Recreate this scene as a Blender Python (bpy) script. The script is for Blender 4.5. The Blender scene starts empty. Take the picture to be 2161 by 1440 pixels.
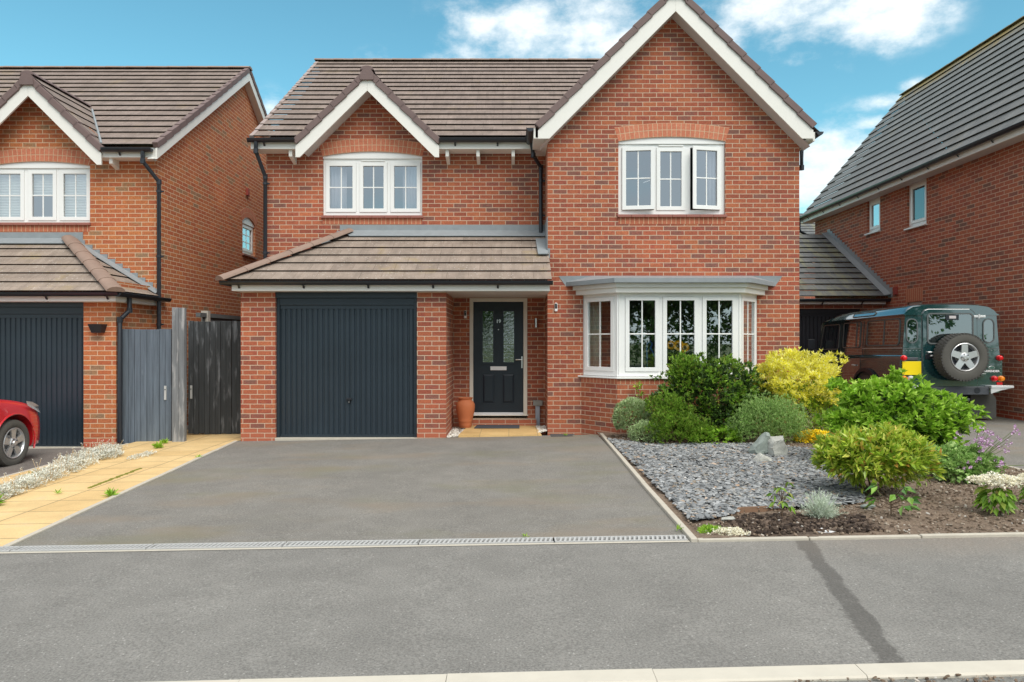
import bpy, bmesh, math, random
from mathutils import Vector, Matrix, noise
random.seed(7)
S = bpy.context.scene
R = math.radians
# ------------------------------------------------------------------ camera
cd = bpy.data.cameras.new('camera'); cam = bpy.data.objects.new('camera', cd)
S.collection.objects.link(cam); S.camera = cam
cam.location = (0, 0, 1.47); cam.rotation_euler = (R(90), 0, 0)
cd.sensor_width = 36; cd.lens = 24.99; cd.clip_start = .05; cd.clip_end = 2000
# ------------------------------------------------------------------ light and exposure
SUN_EL, SUN_AZ = 50, 150          # azimuth clockwise from +Y
sl = bpy.data.lights.new('sun', 'SUN'); sl.energy = 1.6; sl.angle = R(40); sl.color = (1, .955, .88)
so = bpy.data.objects.new('sun', sl); S.collection.objects.link(so)
sd = Vector((math.sin(R(SUN_AZ))*math.cos(R(SUN_EL)), math.cos(R(SUN_AZ))*math.cos(R(SUN_EL)), math.sin(R(SUN_EL))))
so.rotation_euler = sd.to_track_quat('Z', 'Y').to_euler()
S.view_settings.view_transform = 'Standard'; S.view_settings.look = 'None'
S.view_settings.gamma = 1; S.view_settings.use_curve_mapping = False
S.view_settings.exposure = 0.72
S.cycles.max_bounces = 7; S.cycles.transparent_max_bounces = 12

# ------------------------------------------------------------------ node helpers
def nd(nt, typ, props=None, ins=None):
    n = nt.nodes.new(typ)
    for k, v in (props or {}).items(): setattr(n, k, v)
    for k, v in (ins or {}).items():
        s = n.inputs[k]
        if isinstance(v, bpy.types.NodeSocket): nt.links.new(v, s)
        else:
            if isinstance(v, (tuple, list)) and len(v) == 3 and s.type == 'RGBA': v = (*v, 1)
            s.default_value = v
    return n
def M_(nt, op, a, b=0.0, c=None, clamp=False):
    n = nt.nodes.new('ShaderNodeMath'); n.operation = op; n.use_clamp = clamp
    for i, v in enumerate((a, b) if c is None else (a, b, c)):
        if isinstance(v, bpy.types.NodeSocket): nt.links.new(v, n.inputs[i])
        else: n.inputs[i].default_value = v
    return n.outputs[0]
def MIX(nt, f, a, b, blend='MIX'):
    n = nt.nodes.new('ShaderNodeMix'); n.data_type = 'RGBA'; n.blend_type = blend
    for i, v in ((0, f), (6, a), (7, b)):
        if isinstance(v, bpy.types.NodeSocket): nt.links.new(v, n.inputs[i])
        else:
            if isinstance(v, (tuple, list)) and len(v) == 3: v = (*v, 1)
            n.inputs[i].default_value = v
    return n.outputs[2]
def RAMP(nt, f, stops, interp='LINEAR'):
    n = nt.nodes.new('ShaderNodeValToRGB'); cr = n.color_ramp; cr.interpolation = interp
    while len(cr.elements) > 1: cr.elements.remove(cr.elements[-1])
    for i, (p, c) in enumerate(stops):
        e = cr.elements[0] if i == 0 else cr.elements.new(p)
        e.position = p
        if not isinstance(c, (tuple, list)): c = (c, c, c)
        e.color = (*c, 1)
    nt.links.new(f, n.inputs[0])
    return n.outputs[0]
def SMO(nt, v, a, b):
    n = nt.nodes.new('ShaderNodeMapRange'); n.interpolation_type = 'SMOOTHSTEP'
    nt.links.new(v, n.inputs[0]); n.inputs[1].default_value = a; n.inputs[2].default_value = b
    return n.outputs[0]
def NOISE(nt, vec, scale, detail=4, rough=.55, out=0):
    n = nd(nt, 'ShaderNodeTexNoise', {}, {'Scale': scale, 'Detail': detail, 'Roughness': rough})
    if vec is not None: nt.links.new(vec, n.inputs['Vector'])
    return n.outputs[out]
def newmat(name):
    m = bpy.data.materials.new(name); m.use_nodes = True
    nt = m.node_tree; b = nt.nodes['Principled BSDF']
    return m, nt, b
def setin(nt, b, **kw):
    for k, v in kw.items():
        k = k.replace('_', ' ')
        s = b.inputs[k]
        if isinstance(v, bpy.types.NodeSocket): nt.links.new(v, s)
        else:
            if isinstance(v, (tuple, list)) and len(v) == 3: v = (*v, 1)
            s.default_value = v
def POS(nt): return nt.nodes.new('ShaderNodeNewGeometry').outputs['Position']
def BUMP(nt, b, h, strength=.4, dist=.01):
    n = nd(nt, 'ShaderNodeBump', {}, {'Strength': strength, 'Distance': dist, 'Height': h})
    nt.links.new(n.outputs[0], b.inputs['Normal'])

# ------------------------------------------------------------------ world: sky with clouds
w = bpy.data.worlds.new('World'); S.world = w; w.use_nodes = True
nt = w.node_tree; bg = nt.nodes['Background']
sky = nd(nt, 'ShaderNodeTexSky', {'sky_type': 'NISHITA', 'sun_disc': False, 'sun_elevation': R(SUN_EL), 'sun_rotation': R(SUN_AZ),
                                  'air_density': 1.0, 'dust_density': .2, 'ozone_density': 2.0})
tc = nt.nodes.new('ShaderNodeTexCoord').outputs['Generated']
sep = nd(nt, 'ShaderNodeSeparateXYZ', {}, {0: tc})
az = M_(nt, 'ARCTAN2', sep.outputs[0], sep.outputs[1]); el = M_(nt, 'ARCSINE', sep.outputs[2])
# Blue of this day is a clear cyan: filter the physical sky a little
base = MIX(nt, 1.0, sky.outputs[0], (.60, 1.0, .84), 'MULTIPLY')
sv = nd(nt, 'ShaderNodeCombineXYZ', {}, {0: az, 1: M_(nt, 'MULTIPLY', el, 1.7)}).outputs[0]
n1 = NOISE(nt, sv, 6.5, 9, .6)
n2 = NOISE(nt, sv, 2.3, 5, .55)
blobs = [(1140,80,170,62,1.0),(1260,55,110,70,1.0),(1010,95,60,45,.7),(1330,40,50,60,.7),(800,122,34,16,.75),(1640,12,130,38,.9),(1850,35,120,55,1.0),
         (1690,90,70,45,.65),(1760,60,50,70,.6),(1545,85,36,50,.8),(1720,360,110,78,1.25),(1800,300,60,30,.8),(1858,216,55,15,.8),(1835,262,50,13,.8),(1925,180,26,14,.8),(565,225,40,35,.5)]
acc = None
for (px, py, rx, ry, wgt) in blobs:
    x = (px-1080.5)/1500; z = (720-py)/1500
    a0 = math.atan(x); e0 = math.atan2(z, math.sqrt(1+x*x)); c = math.cos(a0)
    rxa = rx*1.18/1500*c*c; rya = ry*1.15/1500*c
    dx = M_(nt, 'MULTIPLY', M_(nt, 'SUBTRACT', az, a0), 1/rxa); dy = M_(nt, 'MULTIPLY', M_(nt, 'SUBTRACT', el, e0), 1/rya)
    d2 = M_(nt, 'ADD', M_(nt, 'MULTIPLY', dx, dx), M_(nt, 'MULTIPLY', dy, dy))
    g = M_(nt, 'MULTIPLY', M_(nt, 'EXPONENT', M_(nt, 'MULTIPLY', d2, -.8)), wgt)
    acc = g if acc is None else M_(nt, 'MAXIMUM', acc, g)
n3 = NOISE(nt, sv, 19, 6, .65)
nn = M_(nt, 'ADD', M_(nt, 'SUBTRACT', n1, .5), M_(nt, 'MULTIPLY', M_(nt, 'SUBTRACT', n3, .5), .45))
dens = M_(nt, 'ADD', M_(nt, 'MULTIPLY', acc, .78), M_(nt, 'MULTIPLY', M_(nt, 'MULTIPLY', nn, 2.3), SMO(nt, acc, .0, .4)))
front = SMO(nt, dens, .08, 1.05)
back = M_(nt, 'MULTIPLY', SMO(nt, M_(nt, 'ADD', M_(nt, 'MULTIPLY', n2, .6), M_(nt, 'MULTIPLY', n1, .4)), .15, .50), M_(nt, 'MAXIMUM', SMO(nt, M_(nt, 'ABSOLUTE', az), .95, 1.5), SMO(nt, el, .6, .9)))
cl = M_(nt, 'MAXIMUM', front, back)
cloudcol = MIX(nt, SMO(nt, M_(nt, 'ABSOLUTE', az), .95, 1.4), MIX(nt, n1, (4.4, 4.7, 4.9), (6.9, 6.9, 6.7)), MIX(nt, SMO(nt, el, .40, .9), MIX(nt, n2, (3.3,3.8,4.3), (4.6,5.0,5.3)), (6.9,6.8,6.6)))
col = MIX(nt, M_(nt, 'MULTIPLY', cl, .9), base, cloudcol)
nt.links.new(col, bg.inputs[0]); bg.inputs[1].default_value = .13

# ------------------------------------------------------------------ mesh helpers
def P(px, py, Y): return Vector(((px-1080.5)*Y/1500, Y, 1.47-(py-720)*Y/1500))
def gz(x, y=0): return .017*x-.01
def ky(x): return .0173*(x-2.3)      # the road kerb runs very slightly skew
class MB:
    def __init__(s): s.v = []; s.f = []; s.mi = []; s.uv = {}
    def face(s, pts, mi=0, uv=None):
        i = len(s.v); s.v += [tuple(p) for p in pts]; s.f.append(tuple(range(i, i+len(pts)))); s.mi.append(mi)
        if uv: s.uv[len(s.f)-1] = uv
    def mesh(s, vs, fs, mi=0):
        i = len(s.v); s.v += [tuple(p) for p in vs]
        for f in fs: s.f.append(tuple(a+i for a in f)); s.mi.append(mi)
    def box(s, x0, x1, y0, y1, z0, z1, mi=0):
        v = [(x0,y0,z0),(x1,y0,z0),(x1,y1,z0),(x0,y1,z0),(x0,y0,z1),(x1,y0,z1),(x1,y1,z1),(x0,y1,z1)]
        s.mesh(v, [(0,3,2,1),(4,5,6,7),(0,1,5,4),(1,2,6,5),(2,3,7,6),(3,0,4,7)], mi)
    def tbox(s, T, u0, u1, z0, z1, d0, d1, mi=0):
        v = [T(u,z,d) for (u,z,d) in ((u0,z0,d0),(u1,z0,d0),(u1,z0,d1),(u0,z0,d1),(u0,z1,d0),(u1,z1,d0),(u1,z1,d1),(u0,z1,d1))]
        s.mesh(v, [(0,3,2,1),(4,5,6,7),(0,1,5,4),(1,2,6,5),(2,3,7,6),(3,0,4,7)], mi)
    def prism(s, pts, off, mi=0):       # polygon extruded by vector off
        a = [Vector(p) for p in pts]; b = [p+Vector(off) for p in a]; n = len(a)
        s.mesh(a+b, [tuple(range(n))[::-1], tuple(range(n, 2*n))]+[(i, (i+1)%n, (i+1)%n+n, i+n) for i in range(n)], mi)
    def tube(s, pts, r, seg=10, mi=0, cap=True):
        pts = [Vector(p) for p in pts]; rings = []
        for i, p in enumerate(pts):
            if i == 0: d = pts[1]-p
            elif i == len(pts)-1: d = p-pts[i-1]
            else: d = (pts[i+1]-p).normalized()+(p-pts[i-1]).normalized()
            d.normalize(); up = Vector((0,0,1)) if abs(d.z) < .9 else Vector((0,1,0))
            a = d.cross(up).normalized(); b = d.cross(a).normalized()
            rr = r[i] if isinstance(r, (list, tuple)) else r
            rings.append([p+a*math.cos(t)*rr+b*math.sin(t)*rr for t in [2*math.pi*k/seg for k in range(seg)]])
        n0 = []; vs = [q for rg in rings for q in rg]; fs = []
        for i in range(len(rings)-1):
            for k in range(seg): fs.append((i*seg+k, i*seg+(k+1)%seg, (i+1)*seg+(k+1)%seg, (i+1)*seg+k))
        if cap: fs += [tuple(range(seg))[::-1], tuple(range((len(rings)-1)*seg, len(rings)*seg))]
        s.mesh(vs, fs, mi)
    def lathe(s, prof, c, axis='Z', seg=32, mi=0):
        c = Vector(c); vs = []; fs = []
        for (r, h) in prof:
            for k in range(seg):
                t = 2*math.pi*k/seg; a, b = r*math.cos(t), r*math.sin(t)
                vs.append(c+(Vector((a,b,h)) if axis == 'Z' else Vector((a,h,b)) if axis == 'Y' else Vector((h,a,b))))
        for i in range(len(prof)-1):
            for k in range(seg): fs.append((i*seg+k, i*seg+(k+1)%seg, (i+1)*seg+(k+1)%seg, (i+1)*seg+k))
        s.mesh(vs, fs, mi)
    def build(s, name, mats, parent=None, smooth=False, bevel=0, loc=None):
        me = bpy.data.meshes.new(name); me.from_pydata(s.v, [], s.f); me.update()
        if not isinstance(mats, (list, tuple)): mats = [mats]
        for m in mats: me.materials.append(m)
        me.polygons.foreach_set('material_index', s.mi)
        if s.uv:
            ul = me.uv_layers.new(name='UVMap')
            for fi, uv in s.uv.items():
                for li, c in zip(me.polygons[fi].loop_indices, uv): ul.data[li].uv = c
        if smooth: me.polygons.foreach_set('use_smooth', [True]*len(s.f))
        o = bpy.data.objects.new(name, me); S.collection.objects.link(o)
        if parent: o.parent = parent; o.matrix_parent_inverse = Matrix.Translation(-parent.location)
        if loc is not None: o.location = loc
        if bevel:
            bm = bmesh.new(); bm.from_mesh(me); bmesh.ops.remove_doubles(bm, verts=bm.verts, dist=1e-5); bm.to_mesh(me); bm.free()
            md = o.modifiers.new('bevel', 'BEVEL'); md.width = bevel; md.segments = 2; md.limit_method = 'ANGLE'; md.angle_limit = R(40)
        return o
def root(name, loc, label, cat, group=None, kind=None):
    o = bpy.data.objects.new(name, None); S.collection.objects.link(o); o.location = loc; o.empty_display_size = .2
    return tag(o, label, cat, group, kind)
def tag(o, label=None, cat=None, group=None, kind=None):
    if label: o['label'] = label
    if cat: o['category'] = cat
    if group: o['group'] = group
    if kind: o['kind'] = kind
    return o
def shade_auto(o, ang=35):
    me = o.data; me.polygons.foreach_set('use_smooth', [True]*len(me.polygons))
    bm = bmesh.new(); bm.from_mesh(me); bmesh.ops.remove_doubles(bm, verts=bm.verts, dist=1e-5)
    for e in bm.edges:
        if len(e.link_faces) == 2 and e.calc_face_angle(0) > R(ang): e.smooth = False
    bm.to_mesh(me); bm.free(); return o
def text(body, name, size, mat, T, parent, ext=.002, bold=0.0, align='CENTER'):
    c = bpy.data.curves.new('t', 'FONT'); c.body = body; c.size = size; c.extrude = ext; c.align_x = align; c.align_y = 'CENTER'; c.offset = bold
    o = bpy.data.objects.new('t', c); S.collection.objects.link(o)
    dg = bpy.context.evaluated_depsgraph_get(); me = bpy.data.meshes.new_from_object(o.evaluated_get(dg))
    bpy.data.objects.remove(o); me.name = name
    for v in me.vertices: v.co = T(v.co.x, v.co.y, -v.co.z)
    me.materials.clear(); me.materials.append(mat)
    r = bpy.data.objects.new(name, me); S.collection.objects.link(r)
    if parent: r.parent = parent; r.matrix_parent_inverse = Matrix.Translation(-parent.location)
    return r
def FT(Y): return lambda u, z, d: Vector((u, Y+d, z))          # wall facing the camera
def XP(X): return lambda u, z, d: Vector((X-d, u, z))          # wall facing +X
def XM(X): return lambda u, z, d: Vector((X+d, u, z))          # wall facing -X
def panel(mb, T, u0, u1, z0, z1, holes=(), d=0, rev=.1, outer=0, mi=0, mir=None):
    us = sorted({u0, u1, *[h[0] for h in holes], *[h[1] for h in holes]}); zs = sorted({z0, z1, *[h[2] for h in holes], *[h[3] for h in holes]})
    us = [u for u in us if u0 <= u <= u1]; zs = [z for z in zs if z0 <= z <= z1]
    for a, b in zip(us, us[1:]):
        for c, e in zip(zs, zs[1:]):
            m, n = (a+b)/2, (c+e)/2
            if any(h[0] < m < h[1] and h[2] < n < h[3] for h in holes): continue
            mb.face([T(a,c,d), T(b,c,d), T(b,e,d), T(a,e,d)], mi)
    mr = mi if mir is None else mir
    def ring(h, r):
        a, b, c, e = h
        for (p, q) in (((a,c),(b,c)), ((b,c),(b,e)), ((b,e),(a,e)), ((a,e),(a,c))):
            mb.face([T(*p,d), T(*q,d), T(*q,d+r), T(*p,d+r)], mr)
    for h in holes: ring(h, rev)
    if outer: ring((u0,u1,z0,z1), outer)

# ------------------------------------------------------------------ materials
def brick(name, stops, mortar, plinth=None, plc=(.40,.115,.06), T=None):
    m, nt, b = newmat(name); g = nt.nodes.new('ShaderNodeNewGeometry')
    cr = nd(nt, 'ShaderNodeVectorMath', {'operation': 'CROSS_PRODUCT'}, {0: g.outputs['True Normal'], 1: (0,0,1)})
    u = nd(nt, 'ShaderNodeVectorMath', {'operation': 'DOT_PRODUCT'}, {0: g.outputs['Position'], 1: cr.outputs[0]}).outputs['Value']
    sp = nd(nt, 'ShaderNodeSeparateXYZ', {}, {0: g.outputs['Position']})
    u = M_(nt, 'ADD', u, 45.11); z = M_(nt, 'ADD', sp.outputs[2], 30.03)
    wob = NOISE(nt, g.outputs['Position'], 9, 2)
    vec = nd(nt, 'ShaderNodeCombineXYZ', {}, {0: u, 1: M_(nt, 'ADD', z, M_(nt, 'MULTIPLY', M_(nt, 'SUBTRACT', wob, .5), .006))}).outputs[0]
    bt = nd(nt, 'ShaderNodeTexBrick', {'offset': .5}, {'Vector': vec, 'Color1': (0,0,0), 'Color2': (1,1,1), 'Mortar': (0,0,0), 'Scale': 1.0,
            'Mortar Size': .0058, 'Mortar Smooth': .15, 'Bias': 0.0, 'Brick Width': .225, 'Row Height': .075})
    nb = NOISE(nt, g.outputs['Position'], 11, 3)
    bt_ = M_(nt, 'ADD', nd(nt,'ShaderNodeSeparateColor',{},{0: bt.outputs[0]}).outputs[0], M_(nt, 'ADD', M_(nt, 'MULTIPLY', M_(nt, 'SUBTRACT', nb, .5), .28), M_(nt, 'MULTIPLY', M_(nt, 'SUBTRACT', NOISE(nt, g.outputs['Position'], .7, 3), .52), .35)), clamp=True)
    c = RAMP(nt, bt_, stops)
    n = NOISE(nt, g.outputs['Position'], 38, 5, .6)
    c = MIX(nt, 1.0, c, RAMP(nt, n, [(.3, .74), (.5, 1.0), (.72, 1.2)]), 'MULTIPLY')
    big = NOISE(nt, g.outputs['Position'], .9, 3)
    c = MIX(nt, SMO(nt, big, .52, .78), c, MIX(nt, 1.0, c, (1.22,1.16,1.16), 'MULTIPLY'))
    if plinth is not None:
        pm = M_(nt, 'LESS_THAN', sp.outputs[2], plinth)
        c = MIX(nt, pm, c, MIX(nt, n, plc, tuple(x*1.12 for x in plc)))
    mn = NOISE(nt, g.outputs['Position'], 25, 3)
    mc = MIX(nt, mn, tuple(x*.86 for x in mortar), tuple(min(1, x*1.1) for x in mortar))
    c = MIX(nt, bt.outputs[1], c, mc)
    setin(nt, b, Base_Color=c, Roughness=.88)
    h = M_(nt, 'ADD', M_(nt, 'MULTIPLY', bt.outputs[1], -1), M_(nt, 'MULTIPLY', n, .35))
    BUMP(nt, b, h, .5, .006)
    return m
MAIN = [(0,(0.281,0.074,0.042)),(.14,(0.333,0.092,0.048)),(.3,(0.385,0.113,0.053)),(.5,(0.343,0.090,0.048)),(.68,(0.437,0.138,0.061)),(.8,(0.322,0.077,0.046)),(.89,(0.244,0.087,0.061)),(.97,(0.198,0.090,0.067)),(1,(0.250,0.090,0.063))]
LEFTP = [(0,(0.416,0.113,0.044)),(.2,(0.478,0.154,0.055)),(.45,(0.416,0.109,0.044)),(.7,(0.520,0.179,0.061)),(.88,(0.416,0.128,0.053)),(.95,(0.343,0.179,0.084)),(1,(0.281,0.166,0.095))]
RIGHTP = [(0,(0.281,0.077,0.044)),(.2,(0.354,0.100,0.053)),(.5,(0.385,0.113,0.055)),(.72,(0.322,0.083,0.048)),(.88,(0.239,0.087,0.058)),(1,(0.177,0.090,0.065))]
m_brick = brick('red_brick', MAIN, (.58,.43,.31), .105)
m_brickL = brick('orange_brick', LEFTP, (.66,.48,.32), -.045, (.44,.10,.05))
m_brickR = brick('dark_red_brick', RIGHTP, (.55,.38,.27), .245, (.38,.07,.03))
def uvbrick(name, c1, c2, mortar, bw, rh, ms, off=0.0, rough=.85, bump=.3):
    m, nt, b = newmat(name); uv = nt.nodes.new('ShaderNodeUVMap').outputs[0]
    bt = nd(nt, 'ShaderNodeTexBrick', {'offset': off}, {'Vector': uv, 'Color1': c1, 'Color2': c2, 'Mortar': mortar, 'Scale': 1.0, 'Mortar Size': ms,
            'Mortar Smooth': .1, 'Bias': 0.0, 'Brick Width': bw, 'Row Height': rh})
    n = NOISE(nt, POS(nt), 30, 4)
    c = MIX(nt, 1.0, bt.outputs[0], RAMP(nt, n, [(.3,.86),(.7,1.12)]), 'MULTIPLY')
    setin(nt, b, Base_Color=c, Roughness=rough); BUMP(nt, b, M_(nt, 'MULTIPLY', bt.outputs[1], -1), bump, .005)
    return m
m_arch = uvbrick('arch_brick', (.52,.165,.090), (.58,.21,.12), (.58,.42,.27), .075, .1125, .0045)
m_soldier = uvbrick('soldier_brick', (.42,.125,.065), (.50,.16,.085), (.60,.42,.25), .075, .30, .005)
def tiles(name, ca, cb, edge, tw, gauge, spots=.5, yellow=0.0, green=0.0, ridgez=None):
    m, nt, b = newmat(name); uv = nt.nodes.new('ShaderNodeUVMap').outputs[0]; pos = POS(nt)
    bt = nd(nt, 'ShaderNodeTexBrick', {'offset': .5}, {'Vector': uv, 'Color1': ca, 'Color2': cb, 'Mortar': edge, 'Scale': 1.0, 'Mortar Size': .003,
            'Mortar Smooth': .3, 'Bias': 0.0, 'Brick Width': tw, 'Row Height': gauge})
    n = NOISE(nt, pos, 3.2, 6, .6); n2 = NOISE(nt, pos, 60, 3, .7)
    st = NOISE(nt, nd(nt, 'ShaderNodeMapping', {}, {'Vector': uv, 'Scale': (14, 1.6, 1)}).outputs[0], 1, 4)
    c = MIX(nt, 1.0, bt.outputs[0], RAMP(nt, n, [(.25,.78),(.75,1.2)]), 'MULTIPLY')
    c = MIX(nt, 1.0, c, RAMP(nt, n2, [(.3,.8),(.7,1.2)]), 'MULTIPLY')
    c = MIX(nt, 1.0, c, RAMP(nt, st, [(.3,.86),(.7,1.14)]), 'MULTIPLY')
    if spots:
        vo = nd(nt, 'ShaderNodeTexVoronoi', {}, {'Vector': pos, 'Scale': 17.0}).outputs['Distance']
        k = M_(nt, 'MULTIPLY', M_(nt, 'LESS_THAN', vo, M_(nt, 'MULTIPLY', NOISE(nt, pos, 2.2, 2), .30)), spots)
        c = MIX(nt, k, c, (.52,.49,.44))
    if yellow: c = MIX(nt, M_(nt, 'MULTIPLY', SMO(nt, NOISE(nt, pos, 1.7, 5, .65), .56, .70), yellow), c, (.34,.24,.05))
    if green: c = MIX(nt, M_(nt, 'MULTIPLY', SMO(nt, NOISE(nt, nd(nt,'ShaderNodeMapping',{},{'Vector': uv,'Scale':(3,.8,1)}).outputs[0], 1, 5, .65), .46, .64), green), c, (.27,.26,.12))
    if ridgez:
        zz = M_(nt, 'ADD', nd(nt,'ShaderNodeSeparateXYZ',{},{0: pos}).outputs[2], M_(nt,'MULTIPLY',M_(nt,'SUBTRACT',NOISE(nt,pos,2.5,5,.7),.5),1.3))
        c = MIX(nt, M_(nt,'MULTIPLY',SMO(nt, zz, ridgez, ridgez+.5),.75), c, (.36,.235,.045))
    setin(nt, b, Base_Color=c, Roughness=.8)
    BUMP(nt, b, M_(nt, 'ADD', M_(nt, 'MULTIPLY', n2, .4), M_(nt, 'MULTIPLY', bt.outputs[1], -1)), .35, .004)
    return m
m_tile = tiles('brown_concrete_tile', (.205,.155,.130), (.238,.182,.155), (.11,.08,.065), .33, .29, .35, .15)
m_tileP = tiles('weathered_brown_tile', (.255,.200,.162), (.295,.235,.192), (.13,.09,.07), .33, .29, .75, .25)
m_tileG = tiles('grey_slate_tile', (.172,.172,.168), (.198,.198,.192), (.07,.065,.06), .33, .30, .12, .10, ridgez=7.95)
m_tileW = tiles('lichened_slate_tile', (.105,.110,.112), (.150,.155,.155), (.04,.04,.035), .30, .29, .15, .0, .45)
def flat(name, c, rough=.5, var=.08, scale=6, metal=0.0, bump=0.0, coat=0.0, spec=.5):
    m, nt, b = newmat(name); pos = POS(nt); n = NOISE(nt, pos, scale, 5, .6)
    lo = tuple(x*(1-var) for x in c); hi = tuple(min(1, x*(1+var)) for x in c)
    setin(nt, b, Base_Color=MIX(nt, n, lo, hi), Roughness=rough, Metallic=metal, Coat_Weight=coat)
    b.inputs['Specular IOR Level'].default_value = spec
    if bump: BUMP(nt, b, NOISE(nt, pos, scale*8, 4), bump, .004)
    return m
m_edge = flat('tile_edge_shade', (.055,.045,.038), .9)  # dark colour paints in the shaded gap below each tile course
m_edgeG = flat('slate_edge_shade', (.03,.032,.03), .9)  # near-black step face, gap shade put into the colour of slate courses
m_verge = flat('mauve_verge_tile', (.165,.112,.105), .7, .2, 5, bump=.2)
m_ridge = flat('brown_ridge_tile', (.27,.185,.145), .8, .3, 4, bump=.3)
m_upvc = flat('white_upvc', (.86,.86,.84), .28, .015)
m_barge = flat('white_bargeboard', (.80,.78,.73), .45, .03)
m_cream = flat('cream_frame', (.74,.69,.60), .45, .03)
m_soffit = flat('grey_soffit', (.60,.57,.55), .5, .03)
m_black = flat('black_plastic_gutter', (.014,.016,.022), .3, .1, spec=.6)
m_gripe = flat('dark_grey_plastic', (.020,.023,.030), .35, .1)
m_lead = flat('lead_flashing', (.26,.285,.30), .55, .18, 9, metal=.0, bump=.2)
m_conc = flat('concrete_edging', (.50,.46,.385), .9, .16, 12, bump=.5)
m_navy = flat('navy_blue_paint', (.009,.018,.028), .42, .12, 3)
m_garage = flat('slate_blue_door_paint', (.022,.034,.046), .33, .3, 1.2, spec=.5)
m_garageR = flat('black_garage_paint', (.008,.009,.014), .5, .1)
m_silver = flat('brushed_steel', (.75,.75,.76), .28, .04, metal=1.0)
m_white = flat('white_paint', (.9,.9,.9), .4, .01)
m_terra = flat('terracotta', (.50,.155,.060), .75, .12, 7, bump=.2)
m_matm = flat('grey_rubber_mat', (.065,.07,.085), .9, .2, 40, bump=.5)
m_meter = flat('grey_plastic_duct', (.27,.27,.25), .6, .08)
m_meterp = flat('pale_grey_pipe', (.36,.40,.46), .5, .1)
m_vent = flat('red_air_vent', (.30,.05,.035), .7, .1)
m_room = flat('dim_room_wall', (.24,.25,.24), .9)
m_curt = flat('grey_curtain_cloth', (.50,.48,.52), .9, .06)
m_blindm = flat('beige_blind', (.50,.46,.36), .9, .05)
m_shade = flat('pale_pleated_blind', (.72,.74,.70), .9, .04)
m_pink = flat('pink_toy', (.75,.12,.25), .7)
def glass(name, refl=.30, tint=(.75,.8,.8), rough=0.0, bump=0):
    m = bpy.data.materials.new(name); m.use_nodes = True; nt = m.node_tree; nt.nodes.clear()
    o = nt.nodes.new('ShaderNodeOutputMaterial')
    fr = nd(nt, 'ShaderNodeLayerWeight', {}, {'Blend': .35}).outputs['Facing']
    g = nd(nt, 'ShaderNodeBsdfGlossy', {}, {'Color': (.95,.97,1), 'Roughness': rough}); t = nd(nt, 'ShaderNodeBsdfTransparent', {}, {'Color': tint})
    if bump:
        bn = nd(nt, 'ShaderNodeBump', {}, {'Strength': .5, 'Distance': bump, 'Height': NOISE(nt, POS(nt), 22, 2)})
        nt.links.new(bn.outputs[0], g.inputs['Normal'])
    mx = nd(nt, 'ShaderNodeMixShader', {}, {0: M_(nt, 'ADD', M_(nt, 'MULTIPLY', fr, .5), refl, clamp=True), 1: t.outputs[0], 2: g.outputs[0]})
    nt.links.new(mx.outputs[0], o.inputs[0]); return m
m_glass = glass('window_glass', .33, (.9,.93,.93))
m_glassd = glass('patterned_door_glass', .50, (.3,.35,.35), .02, .003)
m_carglass = glass('tinted_car_glass', .20, (.45,.55,.52))
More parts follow.
